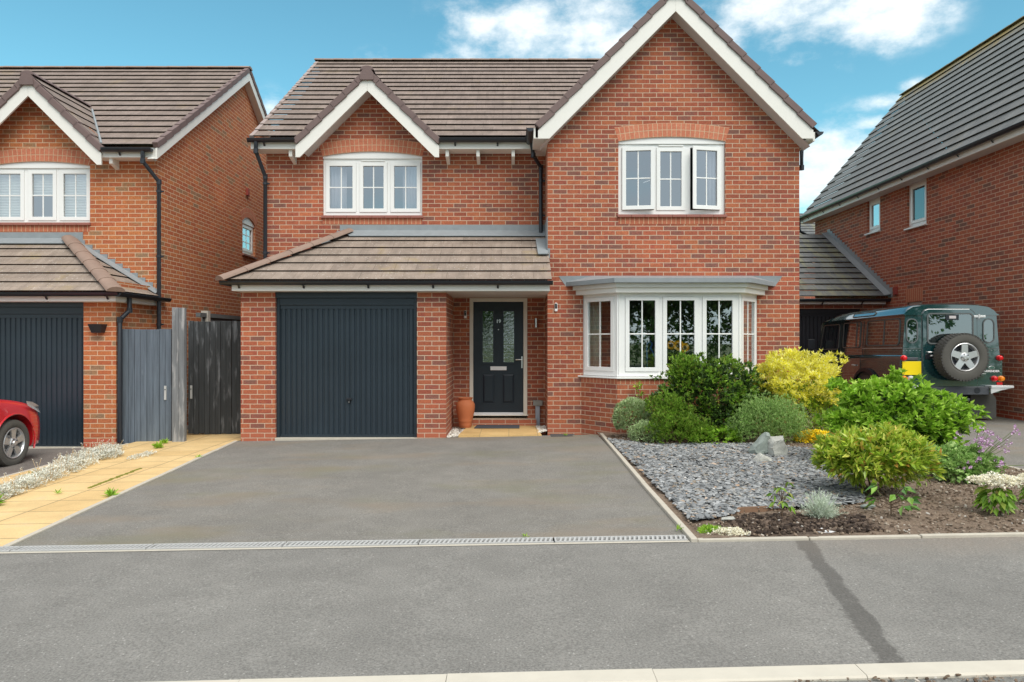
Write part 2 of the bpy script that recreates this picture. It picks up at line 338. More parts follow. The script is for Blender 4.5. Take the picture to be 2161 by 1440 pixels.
def asphalt(name, c, warm=0.0, stain=False, patches=0.0):
    m, nt, b = newmat(name); pos = POS(nt)
    n1 = NOISE(nt, pos, .9, 5, .6); n2 = NOISE(nt, pos, 85, 4, .75); n3 = NOISE(nt, pos, 3.6, 5, .6)
    vo = nd(nt, 'ShaderNodeTexVoronoi', {}, {'Vector': pos, 'Scale': 48.0})
    cc = RAMP(nt, n2, [(.34, tuple(x*.62 for x in c)), (.5, c), (.68, tuple(x*1.4 for x in c))])
    st = M_(nt, 'MULTIPLY', M_(nt, 'LESS_THAN', vo.outputs['Distance'], .23), SMO(nt, nd(nt,'ShaderNodeSeparateColor',{},{0: vo.outputs['Color']}).outputs[0], .86, .93))
    cc = MIX(nt, M_(nt, 'MULTIPLY', st, .7), cc, (.44,.43,.40))
    cc = MIX(nt, 1.0, cc, RAMP(nt, n1, [(.25,.86),(.75,1.13)]), 'MULTIPLY')
    cc = MIX(nt, 1.0, cc, RAMP(nt, n3, [(.25,.93),(.75,1.07)]), 'MULTIPLY')
    if patches:
        sm = NOISE(nt, nd(nt,'ShaderNodeMapping',{},{'Vector': pos,'Scale':(.35,.9,1)}).outputs[0], 1.6, 5, .6)
        cc = MIX(nt, M_(nt,'MULTIPLY', SMO(nt, sm, .48, .70), patches), cc, (.235,.19,.14))
        sg = NOISE(nt, nd(nt,'ShaderNodeMapping',{},{'Vector': pos,'Scale':(.5,.8,1),'Location':(7,3,0)}).outputs[0], 1.3, 4, .6)
        cc = MIX(nt, M_(nt,'MULTIPLY', SMO(nt, sg, .5, .72), patches*.8), cc, (.17,.165,.095))
    if stain:
        s = nd(nt, 'ShaderNodeSeparateXYZ', {}, {0: pos})
        wob = M_(nt, 'MULTIPLY', M_(nt, 'SUBTRACT', NOISE(nt, pos, 4.5, 7, .75), .5), .17)
        d = M_(nt, 'ABSOLUTE', M_(nt, 'ADD', M_(nt, 'SUBTRACT', s.outputs[0], M_(nt, 'ADD', M_(nt, 'MULTIPLY', s.outputs[1], .202), 1.07)), wob))
        k = M_(nt, 'SUBTRACT', 1.0, SMO(nt, d, .045, .072))
        cc = MIX(nt, M_(nt, 'MULTIPLY', k, M_(nt, 'MULTIPLY', SMO(nt, n3, .15, .5), .62)), cc, (.055,.05,.045))
        soil = M_(nt, 'MULTIPLY', SMO(nt, s.outputs[1], 4.5, 5.2), SMO(nt, s.outputs[0], 1.2, 3.2))
        cc = MIX(nt, M_(nt, 'MULTIPLY', soil, M_(nt,'MULTIPLY', n3, .9)), cc, (.23,.18,.135))
    setin(nt, b, Base_Color=cc, Roughness=.9)
    BUMP(nt, b, M_(nt,'ADD', n2, M_(nt,'MULTIPLY',vo.outputs['Distance'],.5)), .65, .006)
    return m
m_pave = asphalt('pavement_tarmac', (.208,.200,.184), stain=True)
m_drive = asphalt('driveway_tarmac', (.198,.187,.168), patches=.55)
m_driveL = asphalt('neighbour_tarmac', (.17,.15,.135))
m_road = asphalt('road_tarmac', (.19,.185,.17))
def slabs(name, c1, c2, mort, bw, rh, ms):
    m, nt, b = newmat(name); pos = POS(nt)
    vec = nd(nt, 'ShaderNodeMapping', {}, {'Vector': pos, 'Location': (30.2, 20.1, 0)}).outputs[0]
    bt = nd(nt, 'ShaderNodeTexBrick', {'offset': 0.0}, {'Vector': vec, 'Color1': c1, 'Color2': c2, 'Mortar': mort, 'Scale': 1.0, 'Mortar Size': ms,
            'Mortar Smooth': .2, 'Bias': 0.0, 'Brick Width': bw, 'Row Height': rh})
    n = NOISE(nt, pos, 2.6, 6, .65); n2 = NOISE(nt, pos, 80, 3)
    c = MIX(nt, 1.0, bt.outputs[0], RAMP(nt, n, [(.25,.80),(.55,1.0),(.8,1.12)]), 'MULTIPLY')
    c = MIX(nt, M_(nt,'MULTIPLY', SMO(nt, n, .58, .72), .35), c, (.46,.40,.30))
    c = MIX(nt, 1.0, c, RAMP(nt, n2, [(.3,.9),(.7,1.08)]), 'MULTIPLY')
    setin(nt, b, Base_Color=c, Roughness=.85); BUMP(nt, b, M_(nt,'ADD',M_(nt,'MULTIPLY',bt.outputs[1],-1),M_(nt,'MULTIPLY',n2,.4)), .4, .006)
    return m
m_slab = slabs('yellow_concrete_slab', (.64,.44,.195), (.73,.525,.255), (.30,.22,.11), .60, .45, .008)
m_porchslab = slabs('buff_porch_slab', (.62,.40,.16), (.70,.47,.20), (.33,.24,.12), .45, .9, .004)
def soilmat():
    m, nt, b = newmat('dry_soil'); pos = POS(nt); n1 = NOISE(nt, pos, 2.2, 5); n2 = NOISE(nt, pos, 45, 6, .75)
    c = RAMP(nt, n2, [(.25,(.075,.052,.036)),(.45,(.19,.135,.095)),(.6,(.27,.20,.145)),(.8,(.42,.34,.26))])
    s = nd(nt,'ShaderNodeSeparateXYZ',{},{0:pos})
    # freshly dug damp patch round the new plants
    dx = M_(nt,'MULTIPLY',M_(nt,'SUBTRACT',s.outputs[0],2.15),1/.75); dy = M_(nt,'MULTIPLY',M_(nt,'SUBTRACT',s.outputs[1],5.55),1/.32)
    d = M_(nt,'ADD',M_(nt,'ADD',M_(nt,'MULTIPLY',dx,dx),M_(nt,'MULTIPLY',dy,dy)),M_(nt,'MULTIPLY',M_(nt,'SUBTRACT',n1,.5),2.0))
    c = MIX(nt, M_(nt,'MULTIPLY',M_(nt,'SUBTRACT',1.0,SMO(nt,d,.5,1.2)),.72), c, MIX(nt, n2, (.035,.024,.018), (.12,.08,.055)))
    c = MIX(nt, 1.0, c, RAMP(nt, n1, [(.3,.85),(.7,1.12)]), 'MULTIPLY')
    setin(nt, b, Base_Color=c, Roughness=.95); BUMP(nt, b, n2, .9, .02); return m
m_soil = soilmat()
def island(name, stops, rough=.6, sss=0, spec=.4, trans=0.0, trc=(.2,.4,.05)):
    m, nt, b = newmat(name); g = nt.nodes.new('ShaderNodeNewGeometry')
    c = RAMP(nt, g.outputs['Random Per Island'], stops)
    n = NOISE(nt, g.outputs['Position'], 5, 3)
    c = MIX(nt, 1.0, c, RAMP(nt, n, [(.3,.82),(.7,1.18)]), 'MULTIPLY')
    setin(nt, b, Base_Color=c, Roughness=rough); b.inputs['Specular IOR Level'].default_value = spec
    if trans:
        tr = nd(nt, 'ShaderNodeBsdfTranslucent', {}, {'Color': c}); out = nt.nodes['Material Output']
        mx = nd(nt, 'ShaderNodeMixShader', {}, {0: trans, 1: b.outputs[0], 2: tr.outputs[0]}); nt.links.new(mx.outputs[0], out.inputs[0])
    return m
m_slate = island('grey_slate_chips', [(0,(.10,.105,.11)),(.3,(.20,.21,.215)),(.6,(.28,.29,.295)),(.82,(.38,.39,.39)),(.95,(.22,.19,.15)),(.98,(.40,.26,.16)),(1,(.52,.52,.50))], .65)
m_pebble = island('white_pebbles', [(0,(.45,.40,.33)),(.5,(.70,.67,.60)),(1,(.85,.83,.78))], .7)
m_clod = island('soil_clods', [(0,(.09,.06,.04)),(.4,(.20,.145,.10)),(.7,(.28,.21,.155)),(.93,(.40,.34,.27)),(1,(.6,.57,.52))], .95)
m_clodd = island('dark_soil_clods', [(0,(.03,.02,.016)),(.5,(.07,.048,.034)),(1,(.14,.10,.075))], .95)
L = lambda name, stops, tr=.25, ro=.5, sp=.35: island(name, stops, ro, trans=tr, spec=sp)
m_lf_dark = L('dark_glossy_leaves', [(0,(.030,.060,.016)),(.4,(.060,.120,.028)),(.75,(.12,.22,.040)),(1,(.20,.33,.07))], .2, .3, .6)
m_lf_lime = L('bright_green_leaves', [(0,(.16,.32,.025)),(.35,(.28,.50,.040)),(.75,(.42,.66,.07)),(1,(.58,.76,.16))], .35, .4)
m_lf_olive = L('yellow_green_leaves', [(0,(.16,.28,.025)),(.35,(.34,.50,.045)),(.72,(.54,.64,.08)),(.93,(.66,.66,.13)),(1,(.60,.28,.07))], .3, .32, .55)
m_lf_sage = L('sage_green_leaves', [(0,(.26,.38,.15)),(.5,(.42,.54,.26)),(1,(.60,.70,.42))], .2, .7)
m_lf_hebe = L('fresh_hebe_leaves', [(0,(.10,.21,.02)),(.5,(.21,.38,.040)),(.87,(.34,.53,.07)),(1,(.26,.15,.06))], .3, .45)
m_lf_feather = L('feathery_grey_green_leaves', [(0,(.20,.36,.09)),(.5,(.35,.54,.16)),(1,(.54,.68,.28))], .3, .7)
m_lf_yel = L('golden_yellow_leaves', [(0,(.78,.76,.06)),(.4,(.92,.86,.13)),(.8,(.95,.91,.28)),(1,(.96,.94,.50))], .4, .45)
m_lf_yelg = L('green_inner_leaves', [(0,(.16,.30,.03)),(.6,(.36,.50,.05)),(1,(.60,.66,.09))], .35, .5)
m_fl_yel = island('yellow_flowers', [(0,(.88,.58,.01)),(.6,(.95,.72,.015)),(1,(.95,.80,.06))], .6)
m_lf_silver = L('silver_grey_leaves', [(0,(.42,.50,.38)),(.5,(.60,.68,.54)),(1,(.78,.83,.72))], .15, .85)
m_fl_white = island('cream_white_flowers', [(0,(.80,.74,.54)),(.5,(.90,.86,.70)),(1,(.95,.93,.84))], .8)
m_fl_snow = island('silvery_white_leaves', [(0,(.52,.53,.44)),(.5,(.72,.72,.63)),(1,(.88,.87,.80))], .8)
m_straw = island('dry_straw_stems', [(0,(.42,.30,.16)),(1,(.62,.48,.30))], .8)
m_fl_pink = island('mauve_flowers', [(0,(.50,.28,.48)),(.5,(.64,.42,.62)),(1,(.78,.60,.76))], .7)
m_stem = flat('brown_stems', (.11,.07,.04), .9, .3, 20)
m_stemg = flat('green_stems', (.14,.20,.06), .8, .2, 20)
m_lf_tree = L('tree_leaves', [(0,(.06,.11,.025)),(.5,(.12,.21,.045)),(1,(.20,.32,.07))], .2)
m_grass = L('grass_blades', [(0,(.07,.13,.02)),(.5,(.12,.22,.03)),(1,(.20,.30,.06))], .2)
m_rockg = flat('greenish_grey_rock', (.27,.31,.28), .85, .5, 16, bump=1.0)
m_rockw = flat('pale_grey_rock', (.43,.43,.39), .85, .45, 16, bump=1.0)
m_wood = flat('brown_timber_board', (.22,.13,.08), .85, .25, 6, bump=.4)
def timber(name, dark, pale, amt):
    m, nt, b = newmat(name); pos = POS(nt)
    v = nd(nt,'ShaderNodeMapping',{},{'Vector':pos,'Scale':(30,30,1.6)}).outputs[0]; n = NOISE(nt, v, 1, 6, .65)
    v2 = nd(nt,'ShaderNodeMapping',{},{'Vector':pos,'Scale':(14,14,2.2)}).outputs[0]; n2 = NOISE(nt, v2, 1, 5, .6)
    n3 = NOISE(nt, pos, 1.5, 3)
    c = MIX(nt, 1.0, (*dark,1), RAMP(nt, n, [(.3,.7),(.7,1.3)]), 'MULTIPLY')
    k = M_(nt,'MULTIPLY',SMO(nt, M_(nt,'ADD',M_(nt,'MULTIPLY',n2,.7),M_(nt,'MULTIPLY',n3,.3)), .60-.12*amt, .72-.10*amt), amt)
    c = MIX(nt, k, c, pale)
    setin(nt, b, Base_Color=c, Roughness=.85); BUMP(nt, b, n, .5, .004); return m
m_gateL = timber('blue_grey_stained_boards', (.115,.145,.18), (.24,.29,.34), .4)
m_gateR = timber('flaking_black_painted_boards', (.040,.044,.047), (.20,.21,.225), .75)
m_post = timber('weathered_grey_post', (.17,.18,.19), (.40,.40,.40), .8)
m_fencec = flat('concrete_post', (.42,.38,.33), .9, .12, 10)
m_fence = flat('grey_fence_timber', (.11,.115,.115), .85, .2, 8)

# ------------------------------------------------------------------ setting: ground sheets
def ground(name, m, x0, x1, y0, y1, dz=0.0, nx=1, ny=1, dz2=None):
    mb = MB(); 
    for i in range(nx):
        for j in range(ny):
            a, b = x0+(x1-x0)*i/nx, x0+(x1-x0)*(i+1)/nx; c, d = y0+(y1-y0)*j/ny, y0+(y1-y0)*(j+1)/ny
            mb.face([(a,c,gz(a)+dz),(b,c,gz(b)+dz),(b,d,gz(b)+dz),(a,d,gz(a)+dz)])
    return tag(mb.build(name, m), kind='structure')
m_far = flat('grass_ground', (.085,.12,.035), .95, .3, 2, bump=.5)
mb = MB(); mb.face([(-400,-400,-7.4),(400,-400,6.2),(400,400,6.2),(-400,400,-7.4)]); 
mb = MB()
for x0, x1 in ((-300,-14),(-14,14),(14,300)):
    def zf(x): return gz(max(-14, min(14, x)))-.16
    mb.face([(x0,-300,zf(x0)),(x1,-300,zf(x1)),(x1,300,zf(x1)),(x0,300,zf(x0))])
tag(mb.build('ground', m_far), kind='structure')
m_kerb = flat('concrete_kerb', (.56,.52,.44), .9, .13, 5, bump=.4)
ground('road', m_road, -14, 14, -3.2, 3.5, -.014)
mb = MB()
for i in range(28):
    a, b = -14+i, -13+i; mb.face([(a,3.17+ky(a),gz(a)),(b,3.17+ky(b),gz(b)),(b,5.16,gz(b)),(a,5.16,gz(a))])
tag(mb.build('pavement', m_pave), kind='structure')
ground('driveway', m_drive, -4.35, 1.33, 5.32, 11.08, 0, 4, 4)
ground('neighbour_driveway', m_driveL, -13, -5.9, 5.32, 11.3, -.06, 3, 3)
ground('right_driveway', m_drive, 5.46, 9.4, 5.22, 16.4, 0, 2, 4)
mb = MB(); ln = [(-3.80,5.32),(-3.93,7.0),(-4.10,9.0),(-4.28,11.0),(-4.22,11.05),(-4.22,12.6)]
for (a, b) in zip(ln, ln[1:]): mb.face([(-5.88,a[1],gz(-5.88)+.006),(a[0],a[1],gz(a[0])+.006),(b[0],b[1],gz(b[0])+.006),(-5.88,b[1],gz(-5.88)+.006)])
tag(mb.build('path', m_slab), kind='structure')
ground('side_yard', m_driveL, -6.2, -4.0, 12.6, 20, .0)
# kerb of the road: separate stones with joints
mb = MB(); x = -12.2+.03
while x < 13:
    l = .914; a, b = x+.0015, x+l-.0015; h = random.uniform(-.002,.002); pr = ((3.09,-.14),(3.09,-.004),(3.10,.004),(3.205,.005),(3.205,-.14))
    A = [(a,y+ky(a),gz(a)+z+h) for y, z in pr]; B = [(b,y+ky(b),gz(b)+z+h) for y, z in pr]; n = 5
    mb.mesh(A+B, [tuple(range(n))[::-1], tuple(range(n,2*n))]+[(k,(k+1)%n,(k+1)%n+n,k+n) for k in range(n)]); x += l
tag(mb.build('kerb', m_kerb), kind='structure')
# path and driveway edgings (pin kerbs)
def edging(name, pts, wdt, h, label, m=m_conc, seg=.9):
    mb = MB()
    for a, b in zip(pts, pts[1:]):
        a = Vector((*a,0)); b = Vector((*b,0)); d = (b-a); Ld = d.length; d.normalize(); n = Vector((-d.y, d.x, 0))*wdt/2
        k = max(1, round(Ld/seg))
        for i in range(k):
            p = a+d*(Ld*i/k+.004); q = a+d*(Ld*(i+1)/k-.004)
            zp, zq = gz(p.x), gz(q.x); hh = h+random.uniform(-.004,.004)
            vs = [p-n, q-n, q+n, p+n]; zs = [zp, zq, zq, zp]
            v = [Vector((c.x,c.y,z-.1)) for c, z in zip(vs, zs)]+[Vector((c.x,c.y,z+hh)) for c, z in zip(vs, zs)]
            mb.mesh(v, [(0,3,2,1),(4,5,6,7),(0,1,5,4),(1,2,6,5),(2,3,7,6),(3,0,4,7)])
    return tag(mb.build(name, m, bevel=.006), label, 'edging')
edging('path_edging', [(-3.79,5.32),(-3.93,7.0),(-4.10,9.0),(-4.27,11.0)], .05, .016, 'pale concrete edging strip between the yellow paving path and the tarmac driveway')
edging('bed_edging', [(1.322,5.145),(1.33,7.2),(1.385,11.0)], .05, .03, 'pale concrete edging strip between the tarmac driveway and the slate garden bed')
edging('garden_edging', [(1.345,5.17),(5.4,5.17)], .045, .02, 'thin pale concrete edging along the front of the soil bed beside the pavement')
edging('drive_edging', [(5.43,5.2),(5.43,16)], .05, .02, 'pale concrete edging strip between the shrub bed and the right hand driveway')
edging('threshold_edging', [(-8.9,5.25),(-5.0,5.25)], .04, .01, 'thin pale concrete strip along the front of the yellow path')
edging('neighbour_edging', [(-5.89,5.3),(-5.89,10.9)], .04, .012, 'narrow pale edging between the neighbour tarmac and the yellow path')
# drainage channel
dr = root('drain_channel', (-1.2, 5.24, gz(-1.2)), 'long grey slotted drainage channel laid across the front of the driveway', 'drain')
m_grate = flat('galvanised_grate', (.46,.46,.45), .6, .08); m_slot = flat('drain_slot_dark', (.05,.05,.05), .9)
mb = MB(); 
for i in range(8):
    xa = -6.65+i; 
    if xa+1 > 1.36: break
mb.mesh([(-6.65,5.145,gz(-6.65)+.004),(1.29,5.145,gz(1.29)+.004),(1.29,5.185,gz(1.29)+.004),(-6.65,5.185,gz(-6.65)+.004)],[(0,1,2,3)])
mb.build('channel_edge', m_conc, dr)
for i in range(8):
    xa = -6.65+i*.995; mb = MB(); z0 = gz(xa); 
    def Tz(x, y, z): return (x, y, gz(x)+z)
    def bx(x0,x1,y0,y1,z0,z1,mi=0):
        v = [Tz(*p) for p in ((x0,y0,z0),(x1,y0,z0),(x1,y1,z0),(x0,y1,z0),(x0,y0,z1),(x1,y0,z1),(x1,y1,z1),(x0,y1,z1))]
        mb.mesh(v, [(0,3,2,1),(4,5,6,7),(0,1,5,4),(1,2,6,5),(2,3,7,6),(3,0,4,7)], mi)
    xe = min(xa+.985, 1.285)
    bx(xa, xe, 5.19, 5.205, -.02, .011); bx(xa, xe, 5.295, 5.31, -.02, .011); bx(xa, xe, 5.19, 5.31, -.05, -.015, 1)
    bx(xa, xa+.012, 5.205, 5.295, -.02, .0095); x = xa+.03
    while x < xe-.02:
        v = [Tz(*p) for p in ((x,5.205,-.02),(x+.016,5.205,-.02),(x+.031,5.295,-.02),(x+.015,5.295,-.02),(x,5.205,.009),(x+.016,5.205,.009),(x+.031,5.295,.009),(x+.015,5.295,.009))]
        mb.mesh(v, [(0,3,2,1),(4,5,6,7),(0,1,5,4),(1,2,6,5),(2,3,7,6),(3,0,4,7)]); x += .034
    mb.build('grate', [m_grate, m_slot], dr)

# ------------------------------------------------------------------ building helpers
def clip(poly, f):          # keep f(p)>=0 ; f linear
    out = []
    for i in range(len(poly)):
        a, b = poly[i], poly[(i+1) % len(poly)]; fa, fb = f(a), f(b)
        if fa >= -1e-9: out.append(a)
        if (fa > 1e-9 and fb < -1e-9) or (fa < -1e-9 and fb > 1e-9):
            t = fa/(fa-fb); out.append((a[0]+(b[0]-a[0])*t, a[1]+(b[1]-a[1])*t))
    return out
def roof(parent, name, o, u, v, polys, gauge, mats, thick=.02, uo=0.0):
    o = Vector(o); u = Vector(u).normalized(); v = Vector(v).normalized(); n = u.cross(v).normalized()
    if n.z < 0: n = -n
    mb = MB()
    for poly in polys:
        lo = min(p[1] for p in poly); hi = max(p[1] for p in poly); k = math.floor(lo/gauge+1e-6)
        while k*gauge < hi-1e-6:
            b0, b1 = k*gauge, (k+1)*gauge
            c = clip(clip(poly, lambda p: p[1]-b0), lambda p: b1-p[1])
            if len(c) >= 3:
                pt = lambda p: o+u*p[0]+v*p[1]+n*(thick*(1-(p[1]-b0)/gauge))
                mb.face([pt(p) for p in c], 0, [(p[0]+uo+50, p[1]+50*gauge) for p in c])
                e = [p for p in c if abs(p[1]-max(b0, lo)) < 1e-6]
                if len(e) >= 2:
                    a = min(e); b = max(e); bb = a[1]
                    f0 = [pt(a), pt(b), o+u*b[0]+v*(bb+.022)-n*.002, o+u*a[0]+v*(bb+.022)-n*.002]
                    mb.face(f0, 1, [(0,0)]*4)
            k += 1
    return mb.build(name, mats, parent)
def verge(parent, a, b, deep, h=.115, m=m_verge, seg=.31, name='verge_cap', inward=(0,1,0), drop=.0):
    a = Vector(a); b = Vector(b); d = b-a; Ln = d.length; d.normalize(); inw = Vector(inward); n = d.cross(inw).normalized()
    if n.z < 0: n = -n
    mb = MB(); k = round(Ln/seg)
    for i in range(k):
        p = a+d*(Ln*i/k-.012); q = a+d*(Ln*(i+1)/k+.012)
        lift0, lift1 = .022, .006
        v = [p-n*(h-lift0), q-n*(h-lift1), q+n*lift1, p+n*lift0]
        mb.prism(v, inw*deep)
    return mb.build(name, m, parent, bevel=.008)
def halfround(parent, a, b, r, m, seg=.42, name='ridge_tile', sq=.75):
    a = Vector(a); b = Vector(b); d = b-a; Ln = d.length; d.normalize(); s = d.cross(Vector((0,0,1))).normalized(); up = s.cross(d).normalized()
    mb = MB(); k = max(1, round(Ln/seg))
    for i in range(k):
        p = a+d*(Ln*i/k-.01); q = a+d*(Ln*(i+1)/k+.01); r0, r1 = r*1.06, r*.97; ring0 = []; ring1 = []
        for j in range(9):
            t = math.pi*j/8; c, sn = math.cos(t), math.sin(t)
            ring0.append(p+s*c*r0+up*(sn*r0*sq-.02)); ring1.append(q+s*c*r1+up*(sn*r1*sq-.02))
        mb.mesh(ring0+ring1, [(j, j+1, j+10, j+9) for j in range(8)]+[tuple(range(9))[::-1], tuple(range(9,18))])
    o = mb.build(name, m, parent); return shade_auto(o, 50)
def gutter(parent, a, b, r=.056, name='gutter', brk=.9, inward=(0,1,0)):
    a = Vector(a); b = Vector(b); d = (b-a); Ln = d.length; d.normalize(); s = Vector(inward); up = Vector((0,0,1)); mb = MB()
    r0 = []; r1 = []; r2 = []; r3 = []
    for j in range(11):
        t = math.pi+math.pi*j/10; c, sn = math.cos(t), math.sin(t)
        r0.append(a+s*c*r+up*sn*r); r1.append(b+s*c*r+up*sn*r); r2.append(a+s*c*(r-.004)+up*sn*(r-.004)); r3.append(b+s*c*(r-.004)+up*sn*(r-.004))
    mb.mesh(r0+r1, [(j, j+1, j+12, j+11) for j in range(10)]+[tuple(range(11)), tuple(range(11,22))])
    mb.mesh(r2+r3, [(j, j+1, j+12, j+11) for j in range(10)])
    mb.tube([a-s*r+up*.002, b-s*r+up*.002], .006, 6)
    x = .25
    while brk and x < Ln:
        p = a+d*x
        ring = [p+s*math.cos(t)*(r+.005)+up*math.sin(t)*(r+.005) for t in [math.pi+math.pi*j/8 for j in range(9)]]
        ring2 = [q+d*.03 for q in ring]
        mb.mesh(ring+ring2, [(j, j+1, j+10, j+9) for j in range(8)])
        q = p+s*r*.4-up*(r+.0); mb.prism([q, q+d*.03, q+d*.03+s*r*.75-up*.045, q+s*r*.75-up*.045], up*-.03+s*.02)
        x += brk
    return mb.build(name, m_black, parent)
def downpipe(parent, pts, r=.034, clips=(), name='downpipe'):
    mb = MB(); mb.tube(pts, r, 12)
    for p in pts[1:-1]: mb.tube([Vector(p)-Vector((0,0,.04)), Vector(p)+Vector((0,0,.04))], r*1.2, 12)
    for z in clips:
        x, y = pts[-1][0], pts[-1][1]; mb.tube([(x,y,z-.02),(x,y,z+.02)], r*1.25, 12); mb.box(x+r*.5, x+r*2.2, y-.01, y+.02, z-.012, z+.012)
    return shade_auto(mb.build(name, m_gripe, parent), 40)
def arch(parent, T, u0, u1, zs, rise, t=.225, over=.03, depth=.07):
    uc = (u0+u1)/2; w = (u1-u0)/2; Rr = (w*w+rise*rise)/(2*rise); zc = zs+rise-Rr; a = math.asin(w/Rr)+.0; n = 24
    mb = MB(); mw = MB()
    ex = over/Rr
    for i in range(n):
        p0 = -(a)+(2*a)*i/n; p1 = -(a)+(2*a)*(i+1)/n
        def q(r, th, d, k=0): return T(uc+(r*math.sin(th))+(over*(1 if th > 0 else -1)*((r-Rr)/t) if abs(abs(th)-a) < 1e-6 else 0), zc+r*math.cos(th), d)
        s0, s1 = p0*Rr+20.03, p1*Rr+20.03
        mb.face([q(Rr,p0,-.004), q(Rr,p1,-.004), q(Rr+t,p1,-.004), q(Rr+t,p0,-.004)], 0, [(s0,0),(s1,0),(s1,t),(s0,t)])
        mb.face([q(Rr,p0,-.004), q(Rr,p1,-.004), q(Rr,p1,depth), q(Rr,p0,depth)], 0, [(s0,0),(s1,0),(s1,.07),(s0,.07)])
        mb.face([q(Rr+t,p0,-.004), q(Rr+t,p1,-.004), q(Rr+t,p1,.01), q(Rr+t,p0,.01)], 0, [(s0,0),(s1,0),(s1,.01),(s0,.01)])
        for (d, zlo) in ((.022, zs-.035),):
            A = T(uc+Rr*math.sin(p0), zlo, d); B = T(uc+Rr*math.sin(p1), zlo, d)
            C = T(uc+Rr*math.sin(p1), zc+Rr*math.cos(p1)+.002, d); D = T(uc+Rr*math.sin(p0), zc+Rr*math.cos(p0)+.002, d)
            mw.face([A,B,C,D]); mw.face([A,B,T(uc+Rr*math.sin(p1), zlo, d+.03),T(uc+Rr*math.sin(p0), zlo, d+.03)])
    mb.build('arch', m_arch, parent); mw.build('window_head', m_upvc, parent)
def window(parent, T, rect, lights, d=.045, mat=None, barsx=1, barsz=1, vent=None, skip=(), sill=True, pane_mat=None, name='window', sash=.052):
    mat = mat or m_upvc; pane_mat = pane_mat or m_glass
    fr = MB(); u0,u1,z0,z1 = rect
    panel(fr, T, u0,u1,z0,z1, [(l[0]-sash,l[1]+sash,l[2]-sash,l[3]+sash) for l in lights], d, .05, .06)
    for i, l in enumerate(lights):
        if i in skip: continue
        sashmesh(fr, T, l, d-.014, barsx, barsz, sash)
    if vent: fr.tbox(T, vent[0], vent[1], vent[2], vent[2]+.018, d-.02, d, 0)
    o = fr.build(name, mat, parent, bevel=.004)
    for i, l in enumerate(lights):
        if i in skip: continue
        p = MB(); p.face([T(l[0],l[2],d+.016), T(l[1],l[2],d+.016), T(l[1],l[3],d+.016), T(l[0],l[3],d+.016)])
        po = p.build('pane', pane_mat, parent); po.parent = o; 
    return o
def sashmesh(fr, T, l, d, bx, bz, sash=.052):
    a,b,c,e = l
    panel(fr, T, a-sash+.002, b+sash-.002, c-sash+.002, e+sash-.002, [(a+.012,b-.012,c+.012,e-.012)], d, .026, .03)
    panel(fr, T, a-.002, b+.002, c-.002, e+.002, [(a+.004,b-.004,c+.004,e-.004)], d+.012, .02, 0)
    for k in range(bx):
        u = a+(b-a)*(k+1)/(bx+1); fr.tbox(T, u-.010, u+.010, c, e, d+.022, d+.036)
    for k in range(bz):
        z = c+(e-c)*(k+1)/(bz+1); fr.tbox(T, a, b, z-.010, z+.010, d+.0215, d+.0355)
def room(parent, T, u0, u1, z0, z1, d0, d1, m=m_room):
    mb = MB(); q = lambda u,z,d: T(u,z,d)
    mb.face([q(u0,z0,d1),q(u1,z0,d1),q(u1,z1,d1),q(u0,z1,d1)]); mb.face([q(u0,z0,d0),q(u0,z0,d1),q(u0,z1,d1),q(u0,z1,d0)]); mb.face([q(u1,z0,d0),q(u1,z0,d1),q(u1,z1,d1),q(u1,z1,d0)])
    mb.face([q(u0,z0,d0),q(u1,z0,d0),q(u1,z0,d1),q(u0,z0,d1)]); mb.face([q(u0,z1,d0),q(u1,z1,d0),q(u1,z1,d1),q(u0,z1,d1)])
    return mb.build('room_interior', m, parent)
def curtain(T, u0, u1, z0, z1, d, m, label, folds=5, amp=.018):
    mb = MB(); n = folds*8
    pts = [(u0+(u1-u0)*i/n, d+amp*math.sin(2*math.pi*folds*i/n)+amp*.4*math.sin(7.3*i/n*folds)) for i in range(n+1)]
    for (a, da), (b, db) in zip(pts, pts[1:]): mb.face([T(a,z0,da),T(b,z0,db),T(b,z1,db),T(a,z1,da)])
    o = mb.build('curtain', m, smooth=True); md = o.modifiers.new('thick','SOLIDIFY'); md.thickness = .004
    return tag(o, label, 'curtain')
def soldier(parent, T, u0, u1, z0, z1, name='soldier_course'):
    mb = MB(); d = -.004
    mb.face([T(u0,z0,d),T(u1,z0,d),T(u1,z1,d),T(u0,z1,d)], 0, [(u0+40,.01),(u1+40,.01),(u1+40,.01+z1-z0),(u0+40,.01+z1-z0)])
    for (a,b) in (((u0,z0),(u1,z0)),((u0,z1),(u1,z1)),((u0,z0),(u0,z1)),((u1,z0),(u1,z1))): mb.face([T(*a,d),T(*b,d),T(*b,.01),T(*a,.01)], 0, [(0,.02)]*4)
    return mb.build(name, m_soldier, parent)
m_sill = flat('plum_clay_sill', (.34,.13,.10), .6, .12)
def sill(parent, T, u0, u1, z, h=.05, proud=.045):
    mb = MB(); n = max(1, round((u1-u0)/.225)); 
    for i in range(n):
        a, b = u0+(u1-u0)*i/n+.003, u0+(u1-u0)*(i+1)/n-.003
        mb.prism([T(a,z-h,-proud),T(a,z-.012,-proud-.002),T(a,z+.004,.03),T(a,z-h,.03)], T(b,0,0)-T(a,0,0))
    return mb.build('sill', m_sill, parent)

# ================================================================== MAIN HOUSE
YU, YG, YR = 12.4, 11.6, 11.0
H = root('detached_house', (0, 12.4, 0), 'middle red brick detached house with dark door numbered 19, bay window and large gable', 'house')
TU, TG, TR = FT(YU), FT(YG), FT(YR)
xL, xP, xG0, xG1, xc = -4.285, -4.197, .58, 4.69, 2.635
def U(px, py): p = P(px, py, YU); return p.x, p.z
def G(px, py): p = P(px, py, YG); return p.x, p.z
